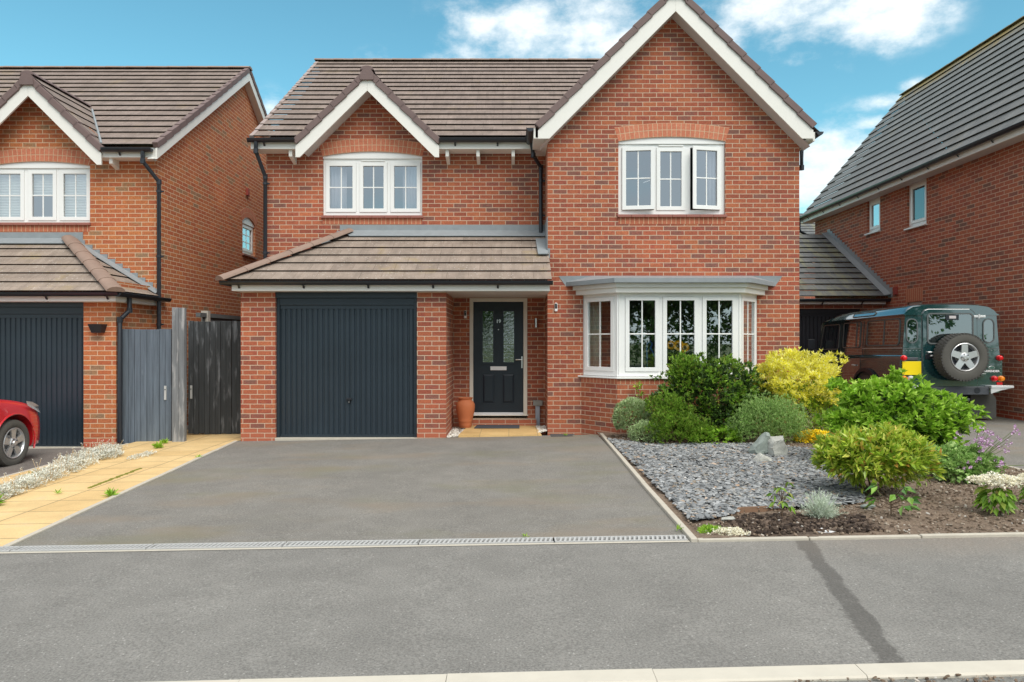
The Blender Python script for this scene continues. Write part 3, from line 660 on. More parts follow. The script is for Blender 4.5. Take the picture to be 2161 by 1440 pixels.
# window rectangles
wu0, wz1 = U(681, 325); wu1, wz0 = U(891, 455)
g0, gz1 = G(1305, 299.5); g1, gz0 = G(1531, 453)
crownU = U(0, 320)[1]; crownG = G(0, 289)[1]; springU = U(0, 330)[1]; springG = G(0, 298.5)[1]
wall = MB()
panel(wall, TU, xL, xG0, -.2, 4.95, [(wu0, wu1, wz0, crownU), (-.744, .27, .12, 2.222)], 0, .12)
# dormer gable triangle
dcx = -2.45
wall.face([(dcx-1.25,YU,4.95),(dcx+1.25,YU,4.95),(dcx,YU,6.05)])
# gable front with bay opening
panel(wall, TG, xG0, xG1, -.2, 4.86, [(g0, g1, gz0, crownG), (1.16, 4.00, .86, 2.38)], 0, .12)
wall.face([(xG0,YG,4.86),(xG1,YG,4.86),(xc,YG,6.93)])
wall.face([(xG0,YG,-.2),(xG0,YU,-.2),(xG0,YU,4.9),(xG0,YG,4.9)])
wall.face([(xG1,YG,-.2),(xG1,20.5,-.2),(xG1,20.5,4.9),(xG1,YG,4.9)])
wall.face([(xL,YU,-.2),(xL,20.4,-.2),(xL,20.4,4.95),(xL,YU,4.95)])
wall.face([(xL,YU,4.95),(xL,20.4,4.95),(xL,16.2,7.7)])
wall.face([(xG1,12.3,4.9),(xG1,20.5,4.9),(xG1,16.2,7.7)])
wall.face([(xL,20.45,-.2),(xG1,20.45,-.2),(xG1,20.45,4.95),(xL,20.45,4.95)])
# garage piers and side
for (a, b) in ((xP, -3.665), (-1.47, -1.02)):
    wall.face([(a,YR,-.2),(b,YR,-.2),(b,YR,2.5),(a,YR,2.5)])
wall.face([(xP,YR,-.2),(xP,YU,-.2),(xP,YU,2.45),(xP,YR,2.45)])
wall.face([(-1.02,YR,-.2),(-1.02,YU,-.2),(-1.02,YU,2.45),(-1.02,YR,2.45)])
wall.face([(-3.665,YR,-.2),(-3.665,YR+.12,-.2),(-3.665,YR+.12,2.2),(-3.665,YR,2.2)])
wall.face([(-1.47,YR,-.2),(-1.47,YR+.12,-.2),(-1.47,YR+.12,2.2),(-1.47,YR,2.2)])
# bay base
bay = [(1.13,YG),(1.63,11.0),(3.56,11.0),(4.04,YG)]
for (a, b) in zip(bay, bay[1:]):
    wall.face([(*a,-.2),(*b,-.2),(*b,.80),(*a,.80)])
wall.build('wall', m_brick, H)
# bay window -----------------------------------------------------------------
zb0, zb1 = .905, 2.215
mb = MB(); ins = .0
def seg_T(a, b):
    a = Vector((*a,0)); b = Vector((*b,0)); d = (b-a).normalized(); n = Vector((-d.y,d.x,0))
    return (lambda u, z, dd: a+d*u+n*dd+Vector((0,0,z))), (b-a).length
for (a, b) in zip(bay, bay[1:]):
    T, Ln = seg_T(a, b); soldier(H, T, 0, Ln, .80, .885)
Tb, Lb = seg_T(bay[1], bay[2]); Tl, Ll = seg_T(bay[0], bay[1]); Tr, Lr = seg_T(bay[2], bay[3])
def bx_(px): return (px-1080.5)*11.045/1500-1.63
zt, zbm = 2.112, 1.047
window(H, Tb, (.0, Lb, zb0, zb1), [(bx_(1326.4),bx_(1384),zbm,zt),(bx_(1405.5),bx_(1466.7),zbm,zt),(bx_(1488.9),bx_(1546.7),zbm,zt)], .04, vent=(bx_(1408),bx_(1463),2.17), name='bay_window')
window(H, Tl, (.0, Ll, zb0, zb1), [(.105,Ll-.155,zbm,zt)], .04, name='bay_window')
window(H, Tr, (.0, Lr, zb0, zb1), [(.13,Lr-.115,zbm,zt)], .04, name='bay_window')
def offs(k, pts=bay):       # outline offset outward by k
    (a, b, c, d) = pts; q = k*math.tan(R(22.5))
    return [(a[0]-k*1.25, YG), (b[0]-q*.9, b[1]-k), (c[0]+q*.9, c[1]-k), (d[0]+k*1.25, YG)]
def slabm(o, z0, z1, zb=None):
    mb = MB(); lo = [(*p,z0) for p in o]; hi = [(*p,z1 if zb is None or i in (1,2) else zb) for i, p in enumerate(o)]
    mb.mesh(lo+hi, [(3,2,1,0),(4,5,6,7),(0,1,5,4),(1,2,6,5),(2,3,7,6)]); return mb
slabm(offs(.045), .884, .91).build('bay_sill', m_upvc, H, bevel=.006)
slabm(offs(.07), 2.215, 2.295).build('bay_fascia', m_barge, H, bevel=.004)
slabm(offs(.11), 2.295, 2.365).build('bay_cornice', m_barge, H, bevel=.004)
mb = MB(); o1 = offs(.20); zb = 2.53
lo = [(*p,2.362) for p in o1]; md = [(*p,2.43) for p in o1]; bk = [(o1[0][0]-.12,YG-.01,zb),(o1[1][0]-.25,YG-.01,zb+.005),(o1[2][0]+.25,YG-.01,zb+.005),(o1[3][0]+.12,YG-.01,zb)]
mb.mesh(lo+md+bk, [(3,2,1,0),(0,1,5,4),(1,2,6,5),(2,3,7,6),(4,5,9,8),(5,6,10,9),(6,7,11,10),(0,4,8),(3,11,7)])
mb.build('bay_roof', m_lead, H)
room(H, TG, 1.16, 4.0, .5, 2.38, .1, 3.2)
mb = MB(); mb.face([(*p,.92) for p in bay]); mb.build('window_board', m_upvc, H)
mb = MB(); mb.face([(*p,2.22) for p in bay]); mb.build('bay_ceiling', m_upvc, H)
curtain(TG, 1.18, 1.47, .93, 2.2, .05, flat('pale_green_curtain',(.66,.74,.60),.9), 'pale green curtain hanging inside the left side of the bay window', 3)
curtain(TG, 3.80, 3.98, .93, 2.2, .0, m_blindm, 'beige checked blind inside the right side pane of the bay window', 4, .008)
# upstairs windows ------------------------------------------------------------
mu = lambda a,b,c,d: (U(a,0)[0], U(b,0)[0], U(0,d)[1], U(0,c)[1])
window(H, TU, (wu0+.002, wu1-.002, wz0+.003, springU-.03), [mu(692.8,744.2,348,441), mu(763.9,810,348,441), mu(829.5,880.2,348,441)], .05, vent=(U(762,0)[0],U(811,0)[0],U(0,339.5)[1]))
arch(H, TU, wu0, wu1, springU, crownU-springU)
sill(H, TU, wu0-.02, wu1+.02, wz0+.004); soldier(H, TU, wu0, wu1, wz0-.155, wz0-.045)
mg = lambda a,b,c,d: (G(a,0)[0], G(b,0)[0], G(0,d)[1], G(0,c)[1])
lts = [mg(1320,1374.5,317,436), mg(1393,1441,317,436.5), mg(1465,1515,317,436)]
gw = window(H, TG, (g0+.002, g1-.002, gz0+.003, springG-.03), lts, .05, vent=(G(1391,0)[0],G(1443,0)[0],G(0,308)[1]), skip=(0,2))
arch(H, TG, g0, g1, springG, crownG-springG); sill(H, TG, g0-.02, g1+.02, gz0+.004); soldier(H, TG, g0, g1, gz0-.155, gz0-.045)
for (l, hinge, ang) in ((lts[0], lts[0][0]-.05, R(7)), (lts[2], lts[2][1]+.05, R(12))):
    sgn = 1 if hinge < l[0] else -1
    def To(u, z, d, hinge=hinge, ang=ang, sgn=sgn):
        du = abs(u-hinge); return Vector((hinge+sgn*(du*math.cos(ang)-(d)*math.sin(ang)*.0), YG+.03+d-du*math.sin(ang), z))
    sm = MB(); sashmesh(sm, To, l, -.012, 1, 1); s = sm.build('sash', m_upvc, H, bevel=.004); s.parent = gw
    p = MB(); p.face([To(l[0],l[2],.018),To(l[1],l[2],.018),To(l[1],l[3],.018),To(l[0],l[3],.018)]); p.build('pane', m_glass, H).parent = gw
hm = MB(); hl = lts[0]; hm.tube([TG(hl[1]-.12,(hl[2]+hl[3])/2-.06,.06), TG(hl[1]-.01,(hl[2]+hl[3])/2-.02,.06)], .008, 6); hm.build('window_handle', m_white, H).parent = gw
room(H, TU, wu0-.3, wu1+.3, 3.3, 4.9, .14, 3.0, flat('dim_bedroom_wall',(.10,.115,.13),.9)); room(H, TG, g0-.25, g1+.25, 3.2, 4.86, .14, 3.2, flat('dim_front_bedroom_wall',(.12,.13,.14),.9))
curtain(TU, wu0+.08, wu0+.38, 3.5, 4.6, .18, m_curt, 'grey curtain drawn to the left inside the upper left window')
curtain(TU, wu1-.36, wu1-.08, 3.5, 4.6, .18, m_curt, 'grey curtain drawn to the right inside the upper left window')
curtain(TG, g1-.22, g1-.06, 3.5, 4.65, .22, m_curt, 'thin pale curtain at the right of the open upper right window', 3)
# main roof --------------------------------------------------------------------
pz0, py0, pz1, py1 = 4.93, 12.04, 7.84, 16.18
pv = Vector((0, py1-py0, pz1-pz0)); plen = pv.length; pvn = pv.normalized(); tanm = pv.z/pv.y
xv = -4.44; dslope = .985; dhz = 6.10; hw = (dhz-pz0)/dslope          # dormer gable roof: height at ridge, slope
def valley_b(zr): return (zr-pz0)/pvn.z
bv = valley_b(dhz)
gsl = 1.008; ghz = 7.10; ghw = (ghz-pz0)/gsl
gcx = 2.605
bg_ = valley_b(ghz)
polys = [[(xv,0),(dcx-hw,0),(dcx-hw,plen),(xv,plen)],
         [(dcx-hw,0),(dcx,bv),(dcx,plen),(dcx-hw,plen)], [(dcx,bv),(dcx+hw,0),(dcx+hw,plen),(dcx,plen)],
         [(dcx+hw,0),(gcx-ghw,0),(gcx-ghw,plen),(dcx+hw,plen)],
         [(gcx-ghw,0),(gcx,bg_),(gcx,plen),(gcx-ghw,plen)], [(gcx,bg_),(gcx+ghw,0),(gcx+ghw,plen),(gcx,plen)]]
roof(H, 'roof', (0,py0,pz0), (1,0,0), pv, polys, plen/17, [m_tile, m_edge], .026)
mb = MB(); mb.face([(xv,py1,pz1),(4.86,py1,pz1),(4.86,20.4,pz0),(xv,20.4,pz0)]); mb.build('rear_roof', m_tile, H)
halfround(H, (xv-.02,py1,pz1+.01), (4.8,py1,pz1+.01), .115, m_ridge, .45, sq=.5)
verge(H, (xv-.01,py0,pz0+.01), (xv-.01,py1,pz1+.01), .07, .05, flat('pinkish_verge_trim',(.34,.27,.25),.7), inward=(1,0,0))
# cross gable roofs: dormer (left) and big gable (right)
def gable_roof(par, cx, hz, slope, half, yf, yb, mats, prefix):
    Ls = math.hypot(half, half*slope)
    for s in (-1, 1):
        o = (cx+s*half, yf, hz-half*slope); v = Vector((-s*half, 0, half*slope))
        roof(par, prefix, o, (0,1,0), v, [[(0,0),(yb-yf,0),(yb-yf,Ls),(0,Ls)]], Ls/max(1,round(Ls/.285)), mats, uo=.11)
gable_roof(H, dcx, dhz, dslope, 1.24, 12.04, 13.9, [m_tile, m_edge], 'gable_roof')
gable_roof(H, gcx, ghz, gsl, 2.29, 11.33, 15.2, [m_tile, m_edge], 'gable_roof')
halfround(H, (dcx,12.0,dhz-.03), (dcx,13.7,dhz-.03), .11, m_verge, sq=.6); halfround(H, (gcx,11.3,ghz-.02), (gcx,14.9,ghz-.02), .11, m_verge, sq=.6)
def barge(par, cx, apex_z, slope, half, Y, hgt, foot, m=m_barge, t=.03, vh=.105, cap=True, vm=m_verge):
    # white board under dark verge tiles, mirrored
    c = math.cos(math.atan(slope)); hv = hgt/c
    mb = MB()
    for s in (-1, 1):
        a = Vector((cx, Y, apex_z)); b = Vector((cx+s*half, Y, apex_z-half*slope))
        mb.prism([a+Vector((s*.001,0,0)), b, b-Vector((0,0,foot)), b-Vector((s*(hv-foot)/slope,0,foot)), a-Vector((-s*.001,0,hv))], (0,t,0))
        if cap: verge(par, b+Vector((s*.03,-.03,vh-.01)), a+Vector((0,-.03,vh+.0)), .16, vh, vm)
    mb.build('bargeboard', m, par)
    if cap:
        k = MB(); k.prism([Vector((cx+.115*math.cos(t_), Y-.045, apex_z-.005+.105*math.sin(t_))) for t_ in [R(20+28*i) for i in range(6)]]+[Vector((cx-.115,Y-.045,apex_z-.09)),Vector((cx+.115,Y-.045,apex_z-.09))], (0,.1,0)); k.build('apex_tile', vm, par)
barge(H, dcx, dhz-.13, dslope, 1.215, 12.03, .185, .19)
barge(H, gcx, ghz-.07, gsl, 2.19, 11.31, .218, .13)
# soffits of the gables, one per slope
for s in (-1, 1):
    mb = MB(); a = Vector((gcx, 11.33, ghz-.36)); b = Vector((gcx+s*2.15, 11.33, ghz-.36-2.15*gsl))
    mb.face([a, b, b+Vector((0,.27,0)), a+Vector((0,.27,0))]); mb.build('soffit', m_soffit, H)
    mb = MB(); a = Vector((dcx, 12.05, dhz-.34)); b = Vector((dcx+s*1.1, 12.05, dhz-.34-1.1*dslope)); mb.face([a, b, b+Vector((0,.35,0)), a+Vector((0,.35,0))]); mb.build('soffit', m_soffit, H)
for (a, b) in ((-4.44, dcx-1.13), (dcx+1.13, .36)):
    mb = MB(); mb.box(a, b, 12.08, 12.11, 4.735, 4.90); mb.box(a, b, 12.11, 12.40, 4.735, 4.75); mb.build('fascia', m_barge, H)
mb = MB()
mb.box(.345, .375, 11.33, 12.2, 4.70, 4.86); mb.box(.375, .58, 11.34, 12.4, 4.70, 4.715); mb.build('fascia', m_barge, H); mb = MB()
mb.box(4.80, 4.83, 11.33, 20, 4.66, 4.80); mb.box(4.69, 4.80, 11.34, 20, 4.68, 4.695)
mb.build('fascia', m_barge, H)
gutter(H, (-4.47,12.02,4.885), (dcx-1.22,12.02,4.885)); gutter(H, (dcx+1.22,12.02,4.885), (.34,12.02,4.885), brk=.72)
gutter(H, (.29,11.30,4.86), (.29,12.1,4.86), brk=0, inward=(1,0,0)); gutter(H, (4.90,11.30,4.80), (4.90,19.5,4.80), brk=0, inward=(1,0,0))
mb = MB()
for px in (617.5, 945, 1009.5, 1083):
    x = (px-1080.5)*12.25/1500; mb.prism([(x-.028,12.13,4.73),(x-.028,12.13,4.62),(x-.028,12.40,4.55),(x-.028,12.40,4.73)], (.056,0,0))
    o = mb.build('eaves_bracket', m_barge, H); mb = MB()
downpipe(H, [(-4.33,12.02,4.86),(-4.33,12.02,4.68),(-4.28,12.33,4.32),(-4.28,12.33,2.2)], clips=(4.2,3.0))
downpipe(H, [(.33,12.0,4.83),(.36,12.05,4.62),(.50,12.33,4.48),(.50,12.33,3.06)], clips=(4.25,3.65))
downpipe(H, [(4.93,12.1,4.75),(4.93,12.1,4.42),(4.75,12.15,4.32),(4.75,12.15,.1)])
# lean-to roof over garage and porch -------------------------------------------
ez, ey, tz, ty = 2.385, 10.70, 3.33, 12.40
lv = Vector((0, ty-ey, tz-ez)); ll = lv.length; gl = ll/6
xh0, xh1 = -4.36, -2.86
sx = (xh1-xh0)/ll
roof(H, 'porch_roof', (0,ey,ez), (1,0,0), lv, [[(xh0,0),(.60,0),(.60,(YG-ey)/(ty-ey)*ll),(.585,(YG-ey)/(ty-ey)*ll),(.585,ll),(xh1,ll)]], gl, [m_tileP, m_edge], .022)
lv2 = Vector((xh1-xh0, 0, tz-ez)); l2 = lv2.length
roof(H, 'porch_roof', (xh0,0,ez), (0,1,0), lv2, [[(ey,0),(ty,0),(ty,l2)]], l2/6, [m_tileP, m_edge], .022)
halfround(H, (xh0-.03,ey-.03,ez+.02), (xh1+.02,ty-.02,tz+.06), .125, m_ridge, .40, 'hip_tile', .55)
mb = MB(); mb.box(-3.0, .575, YU-.012, YU-.002, tz+.0, tz+.165); mb.prism([(-2.95,YU-.014,tz+.06),(.575,YU-.014,tz+.06),(.575,YU-.17,tz-.055),(-2.8,YU-.17,tz-.055)], (0,0,.012))
for i in range(10):      # stepped flashing up the hip end
    x = -4.25+i*.135; z = ez+.05+(x-xh0)*(tz-ez)/(xh1-xh0); mb.box(x-.02, x+.125, YU-.008-.0006*i, YU-.001, z-.05, z+.12)
mb.prism([(.40,YU-.35,tz-.14),(.585,YU-.35,tz-.14),(.585,YU-.9,tz-.455),(.42,YU-.9,tz-.455)], (0,0,.02)); mb.box(.572,.584,YG+.0,YU,2.95,3.5); mb.box(.583,.62,YG-.012,YG-.003,2.82,2.98)
mb.build('flashing', m_lead, H)
mb = MB(); mb.box(-4.27, .575, 10.83, 10.86, 2.235, 2.375); mb.box(-4.27,-4.24,10.86,12.35,2.235,2.375); mb.build('porch_fascia', m_barge, H)
mb = MB(); mb.box(-4.2, .575, 10.86, 12.4, 2.228, 2.238); mb.build('porch_soffit', m_soffit, H)
gutter(H, (-4.42,10.77,2.375), (.62,10.77,2.375), r=.058, name='porch_gutter', brk=.985)
gutter(H, (-4.38,10.77,2.375), (-4.38,12.3,2.375), r=.058, name='porch_gutter', brk=0, inward=(1,0,0))
downpipe(H, [(-4.34,11.9,2.3),(-4.34,11.9,2.1),(-4.25,11.95,1.95),(-4.25,11.95,.0)])
# garage door -------------------------------------------------------------------
def garage_door(par, x0, x1, z0, z1, Y, m, pitch=.082, name='garage_door', handle=True):
    mb = MB(); mb.box(x0, x0+.05, Y-.045, Y+.02, z0, z1); mb.box(x1-.05, x1, Y-.045, Y+.02, z0, z1); mb.box(x0+.05, x1-.05, Y-.042, Y+.02, z1-.11, z1)
    mb.build('door_frame', m, par, bevel=.004)
    mb = MB(); mb.box(x0+.05, x1-.05, Y, Y+.02, z0, z1-.11); a, b = x0+.062, x1-.062; n = round((b-a)/pitch)
    mb.box(x0+.055, x1-.055, Y-.022, Y-.002, z1-.17, z1-.112); mb.box(x0+.055, x1-.055, Y-.022, Y-.002, z0+.01, z0+.05)
    for i in range(n):
        p = a+(b-a)*i/n; q = a+(b-a)*(i+1)/n; w = q-p
        mb.prism([(p+.009,Y-.0,z0+.052),(p+.018,Y-.016,z0+.052),(q-.018,Y-.016,z0+.052),(q-.009,Y-.0,z0+.052)], (0,0,z1-.17-z0-.054))
    d = mb.build(name, m, par)
    if handle:
        hx, hz = x0+(x1-x0)*.515, z0+.6
        mb = MB(); mb.box(hx-.04, hx+.04, Y-.05, Y-.016, hz-.015, hz+.02); mb.box(hx-.012, hx+.012, Y-.045, Y-.016, hz-.06, hz-.016); mb.build('handle', m_black, par, bevel=.004).parent = d
        mb = MB(); mb.tube([(hx,Y-.05,hz-.045),(hx,Y-.035,hz-.045)], .008, 8); mb.build('lock', m_silver, par).parent = d
    return d
garage_door(H, -3.665, -1.47, -.035, 2.14, YR+.10, m_garage)
mb = MB(); mb.box(-3.665, -1.47, YR-.02, YR+.12, -.2, gz(-2.5)+.022); mb.build('door_threshold', m_conc, H, bevel=.005)
mb = MB(); mb.box(-3.8, -1.3, YR+.02, YR+.12, 2.14, 2.25); mb.build('lintel', m_garage, H)
# front door ---------------------------------------------------------------------
mb = MB(); panel(mb, TU, -.740, .266, .18, 2.218, [(-.678,.200,.20,2.157)], .015, .06, .1); mb.tbox(TU, -.76, .285, .165, .182, -.01, .1)
mb.build('door_frame', m_cream, H, bevel=.005)
def dpx(px, py): p = P(px, py, YU+.05); return p.x, p.z
Td = FT(YU+.045); dm = MB()
gl1 = (-.585+.035, -.41-.01); holes = []
gA = dpx(1018.5, 657); gA2 = dpx(1041, 765); gB = dpx(1062.5, 657); gB2 = dpx(1085, 765)
hA = (gA[0], gA2[0], gA2[1], gA[1]); hB = (gB[0], gB2[0], gB2[1], gB[1])
panel(dm, Td, -.675, .197, .225, 2.154, [hA, hB], 0, .03, .04)
for h in (hA, hB):
    e = .035; panel(dm, Td, h[0]-e, h[1]+e, h[2]-e, h[3]+e, [(h[0]+.002,h[1]-.002,h[2]+.002,h[3]-.002)], -.014, .03, .014)
for h in ((dpx(1019,0)[0], dpx(1043,0)[0], dpx(0,850)[1], dpx(0,790)[1]), (dpx(1061,0)[0], dpx(1085,0)[0], dpx(0,850)[1], dpx(0,790)[1])):
    e = .022; panel(dm, Td, h[0]-e, h[1]+e, h[2]-e, h[3]+e, [(h[0]-.006,h[1]+.006,h[2]-.006,h[3]+.006)], -.006, .012, .006)
    a,b,c,d2 = h; q = .03; T = Td
    dm.mesh([T(a,c,-.001),T(b,c,-.001),T(b,d2,-.001),T(a,d2,-.001),T(a+q,c+q,-.014),T(b-q,c+q,-.014),T(b-q,d2-q,-.014),T(a+q,d2-q,-.014)], [(4,5,6,7),(0,1,5,4),(1,2,6,5),(2,3,7,6),(3,0,4,7)])
door = dm.build('front_door', m_navy, H)
for h in (hA, hB):
    p = MB(); p.face([Td(h[0],h[2],.012),Td(h[1],h[2],.012),Td(h[1],h[3],.012),Td(h[0],h[3],.012)]); p.build('door_pane', m_glassd, H).parent = door
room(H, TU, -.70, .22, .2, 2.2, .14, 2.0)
p = MB(); a = dpx(1035,0)[0]; b = dpx(1069,0)[0]; p.tbox(Td, a, b, dpx(0,781.5)[1], dpx(0,773.5)[1], -.018, 0); p.build('letterbox', flat('polished_letterbox',(.85,.85,.86),.3), H, bevel=.003).parent = door
p = MB(); hx = dpx(1101.5,0)[0]; hz = dpx(0,759)[1]; p.tbox(Td, hx-.012, hx+.012, hz-.15, hz+.055, -.012, 0); p.tube([Td(hx,hz,-.01),Td(hx,hz,-.05),Td(hx-.11,hz-.003,-.052)], .009, 8); p.build('door_handle', m_silver, H).parent = door
text('19', 'house_number', .085, m_silver, lambda x, y, d: Td(x+dpx(1052,0)[0], y+dpx(0,678.7)[1], d-.004), H, .002, .0015).parent = door
p = MB(); p.tube([Td(dpx(1052,0)[0],dpx(0,696)[1],-.008),Td(dpx(1052,0)[0],dpx(0,696)[1],.0)], .009, 10); p.build('spyhole', m_silver, H).parent = door
p = MB(); p.tbox(TU, -.68, .2, .178, .222, .0, .05); p.build('door_sill', flat('aluminium_threshold',(.72,.72,.74),.4), H, bevel=.004)
mb = MB(); mb.box(-.76, .42, YU-.16, YU-.002, -.1, .118); st = mb.build('door_step', m_brick, H)
# wall fittings -------------------------------------------------------------------
def bell(par, T, u, z):
    mb = MB(); mb.tbox(T, u-.024, u+.024, z-.075, z+.065, -.03, 0); b = mb.build('doorbell', m_white, par, bevel=.012)
    mb = MB(); mb.tbox(T, u-.017, u+.017, z-.03, z+.055, -.034, -.028); mb.build('camera_face', m_black, par, bevel=.004).parent = b
    mb = MB(); mb.tube([T(u,z+.03,-.037),T(u,z+.03,-.033)], .006, 8); mb.build('lens', m_silver, par).parent = b
x_, z_ = U(982, 663); bell(H, TU, x_, z_); x_, z_ = G(1173.3, 648); bell(H, TG, x_, z_)
mb = MB(); x_, z_ = U(1131.5, 682); mb.tube([(x_,YU-.07,z_-.08),(x_,YU-.07,z_+.08)], .032, 16); mb.box(x_-.015,x_+.015,YU-.06,YU,z_-.03,z_+.03); shade_auto(mb.build('wall_light', m_silver, H), 40)
mb = MB(); x_, z_ = U(1135, 850.5); mb.box(x_-.085,x_+.08,YU-.09,YU,z_-.045,z_+.05); mt = mb.build('meter_duct_box', m_meter, H, bevel=.006)
mb = MB(); mb.box(x_-.045,x_+.035,YU-.07,YU-.005,-.02,z_-.045); mb.build('meter_duct', m_meterp, H, bevel=.01)

# ================================================================== LEFT NEIGHBOUR
NL = root('neighbour_house', (-8, 12.1, 0), 'orange brick house at the left with hipped garage roof and small gable', 'house')
YL, XL = 12.1, -6.05; TL = FT(YL)
def Lp(px, py): p = P(px, py, YL); return p.x, p.z
lw1, lwz0 = Lp(190, 470); lcx = -8.03; lw0 = 2*lcx-lw1; spL = Lp(0,350)[1]; crL = Lp(0,341)[1]
wall = MB(); sY0, sY1, sz0, sz1 = 15.95, 16.75, 3.45, 4.30
panel(wall, TL, -13.5, XL, -.4, 4.78, [(lw0,lw1,lwz0,crL)], 0, .12)
wall.face([(lcx-1.2,YL,4.78),(lcx+1.2,YL,4.78),(lcx,YL,5.86)])
panel(wall, XP(XL), YL, 20.3, -.4, 4.80, [(sY0,sY1,sz0,sz1)], 0, .12)
wall.face([(XL,YL,4.8),(XL,20.3,4.8),(XL,16.0,7.46)])
for (a, b) in ((-6.63,-6.13),(-9.5,-9.0)): wall.face([(a,11,-.4),(b,11,-.4),(b,11,2.3),(a,11,2.3)])
wall.face([(-6.13,11,-.4),(-6.13,YL,-.4),(-6.13,YL,2.4),(-6.13,11,2.4)]); wall.face([(-6.63,11,-.4),(-6.63,11.12,-.4),(-6.63,11.12,2.2),(-6.63,11,2.2)])
wall.face([(-13.5,20.3,-.4),(XL,20.3,-.4),(XL,20.3,4.8),(-13.5,20.3,4.8)])
wall.build('wall', m_brickL, NL)
ml = lambda a,b: (Lp(a,0)[0], Lp(b,0)[0], Lp(0,458.5)[1], Lp(0,364.5)[1])
g_r = ml(129,181); g_m = ml(62.5,109.5); g_l = (2*lcx-g_r[1], 2*lcx-g_r[0], g_r[2], g_r[3])
window(NL, TL, (lw0+.002,lw1-.002,lwz0+.003,spL-.03), [g_l,g_m,g_r], .05, vent=(g_m[0],g_m[1],Lp(0,354)[1]))
arch(NL, TL, lw0, lw1, spL, crL-spL); sill(NL, TL, lw0-.02, lw1+.02, lwz0+.004); soldier(NL, TL, lw0, lw1, lwz0-.155, lwz0-.045)
room(NL, TL, lw0-.2, lw1+.2, 3.2, 4.75, .14, 3.0)
mb = MB()
def pleat(u0,u1,z0,z1,d):
    n = int((z1-z0)/.045)
    for i in range(n):
        a = z0+(z1-z0)*i/n; b = z0+(z1-z0)*(i+1)/n; m = (a+b)/2
        mb.face([TL(u0,a,d),TL(u1,a,d),TL(u1,m,d+.015),TL(u0,m,d+.015)]); mb.face([TL(u0,m,d+.015),TL(u1,m,d+.015),TL(u1,b,d),TL(u0,b,d)])
pleat(g_r[0]-.03,g_r[1]+.03,3.45,4.5,.13); tag(mb.build('window_blind', m_shade), 'pale pleated blind fully down in the right light of the neighbour window', 'blind')
mb = MB(); pleat(g_m[0]-.03,g_m[1]+.03,3.98,4.5,.13); tag(mb.build('window_blind', m_shade), 'pale pleated blind half down in the middle light of the neighbour window', 'blind')
mb = MB(); pleat(g_l[0]-.03,g_l[1]+.03,3.45,4.5,.13); tag(mb.build('window_blind', m_shade), 'pale pleated blind in the left light of the neighbour window cut by the photo edge', 'blind')
# roof
qz0, qy0, qz1, qy1 = 4.72, 11.80, 7.58, 15.95; xvL = -5.89
qv = Vector((0,qy1-qy0,qz1-qz0)); ql = qv.length; qn = qv.normalized(); lhz = 5.93; lsl = 1.0; lhw = (lhz-qz0)/lsl; bl = (lhz-qz0)/qn.z
roof(NL, 'roof', (0,qy0,qz0), (1,0,0), qv, [[(lcx+lhw,0),(xvL,0),(xvL,ql),(lcx+lhw,ql)], [(lcx,bl),(lcx+lhw,0),(lcx+lhw,ql),(lcx,ql)], [(lcx-lhw,0),(lcx,bl),(lcx,ql),(lcx-lhw,ql)], [(-13.6,0),(lcx-lhw,0),(lcx-lhw,ql),(-13.6,ql)]], ql/16, [m_tile, m_edge], .026)
mb = MB(); mb.face([(xvL,qy1,qz1),(-13.6,qy1,qz1),(-13.6,20.3,4.75),(xvL,20.3,4.75)]); mb.build('rear_roof', m_tile, NL)
halfround(NL, (-13.6,qy1,qz1+.01), (xvL+.02,qy1,qz1+.01), .115, m_ridge, .45, sq=.5)
verge(NL, (xvL+.02,qy0-.02,qz0+.03), (xvL+.02,qy1,qz1+.03), .09, .10, inward=(-1,0,0))
verge(NL, (xvL+.02,20.35,qz0+.03), (xvL+.02,qy1,qz1+.03), .09, .10, inward=(-1,0,0))
mb = MB()
for (ya, yb) in ((qy0,qy1),(20.35,qy1)):
    mb.prism([(xvL-.03,ya,qz0-.05),(xvL-.03,yb,qz1-.05),(xvL-.03,yb,qz1-.27),(xvL-.03,ya,qz0-.23)], (.028,0,0)); mb.prism([(xvL-.03,ya,qz0-.225),(xvL-.03,yb,qz1-.265),(XL,yb,qz1-.265),(XL,ya,qz0-.225)], (0,0,.012))
mb.build('bargeboard', m_barge, NL)
gable_roof(NL, lcx, lhz, lsl, 1.235, 11.80, 13.6, [m_tile, m_edge], 'gable_roof'); halfround(NL, (lcx,11.77,lhz-.03), (lcx,13.4,lhz-.03), .11, m_verge, sq=.6)
barge(NL, lcx, lhz-.13, lsl, 1.215, 11.79, .185, .19)
mb = MB()      # valley lead
p0 = Vector((lcx+lhw, qy0, qz0+.03)); p1 = Vector((lcx+.15, qy0+(lhz-qz0)/lsl*.0+(lhz-.15*lsl-qz0)/(qn.z/qn.y), lhz-.15*lsl+.03)); mb.tube([p0,p1], .022, 6); mb.build('valley_lead', m_lead, NL)
mb = MB(); mb.box(lcx+1.13, -5.90, 11.84, 11.87, 4.53, 4.69); mb.box(lcx+1.1, XL, 11.87, 12.1, 4.53, 4.545); mb.build('fascia', m_barge, NL)
mb = MB(); mb.box(-13.5, lcx-1.13, 11.84, 11.87, 4.53, 4.69); mb.build('fascia', m_barge, NL)
gutter(NL, (lcx+1.24,11.78,4.66), (-5.97,11.78,4.66)); gutter(NL, (-13.5,11.78,4.66), (lcx-1.24,11.78,4.66))
mb = MB(); x = (238-1080.5)*11.95/1500; mb.prism([(x-.028,11.89,4.53),(x-.028,11.89,4.44),(x-.028,12.10,4.38),(x-.028,12.10,4.53)], (.056,0,0)); mb.build('eaves_bracket', m_barge, NL)
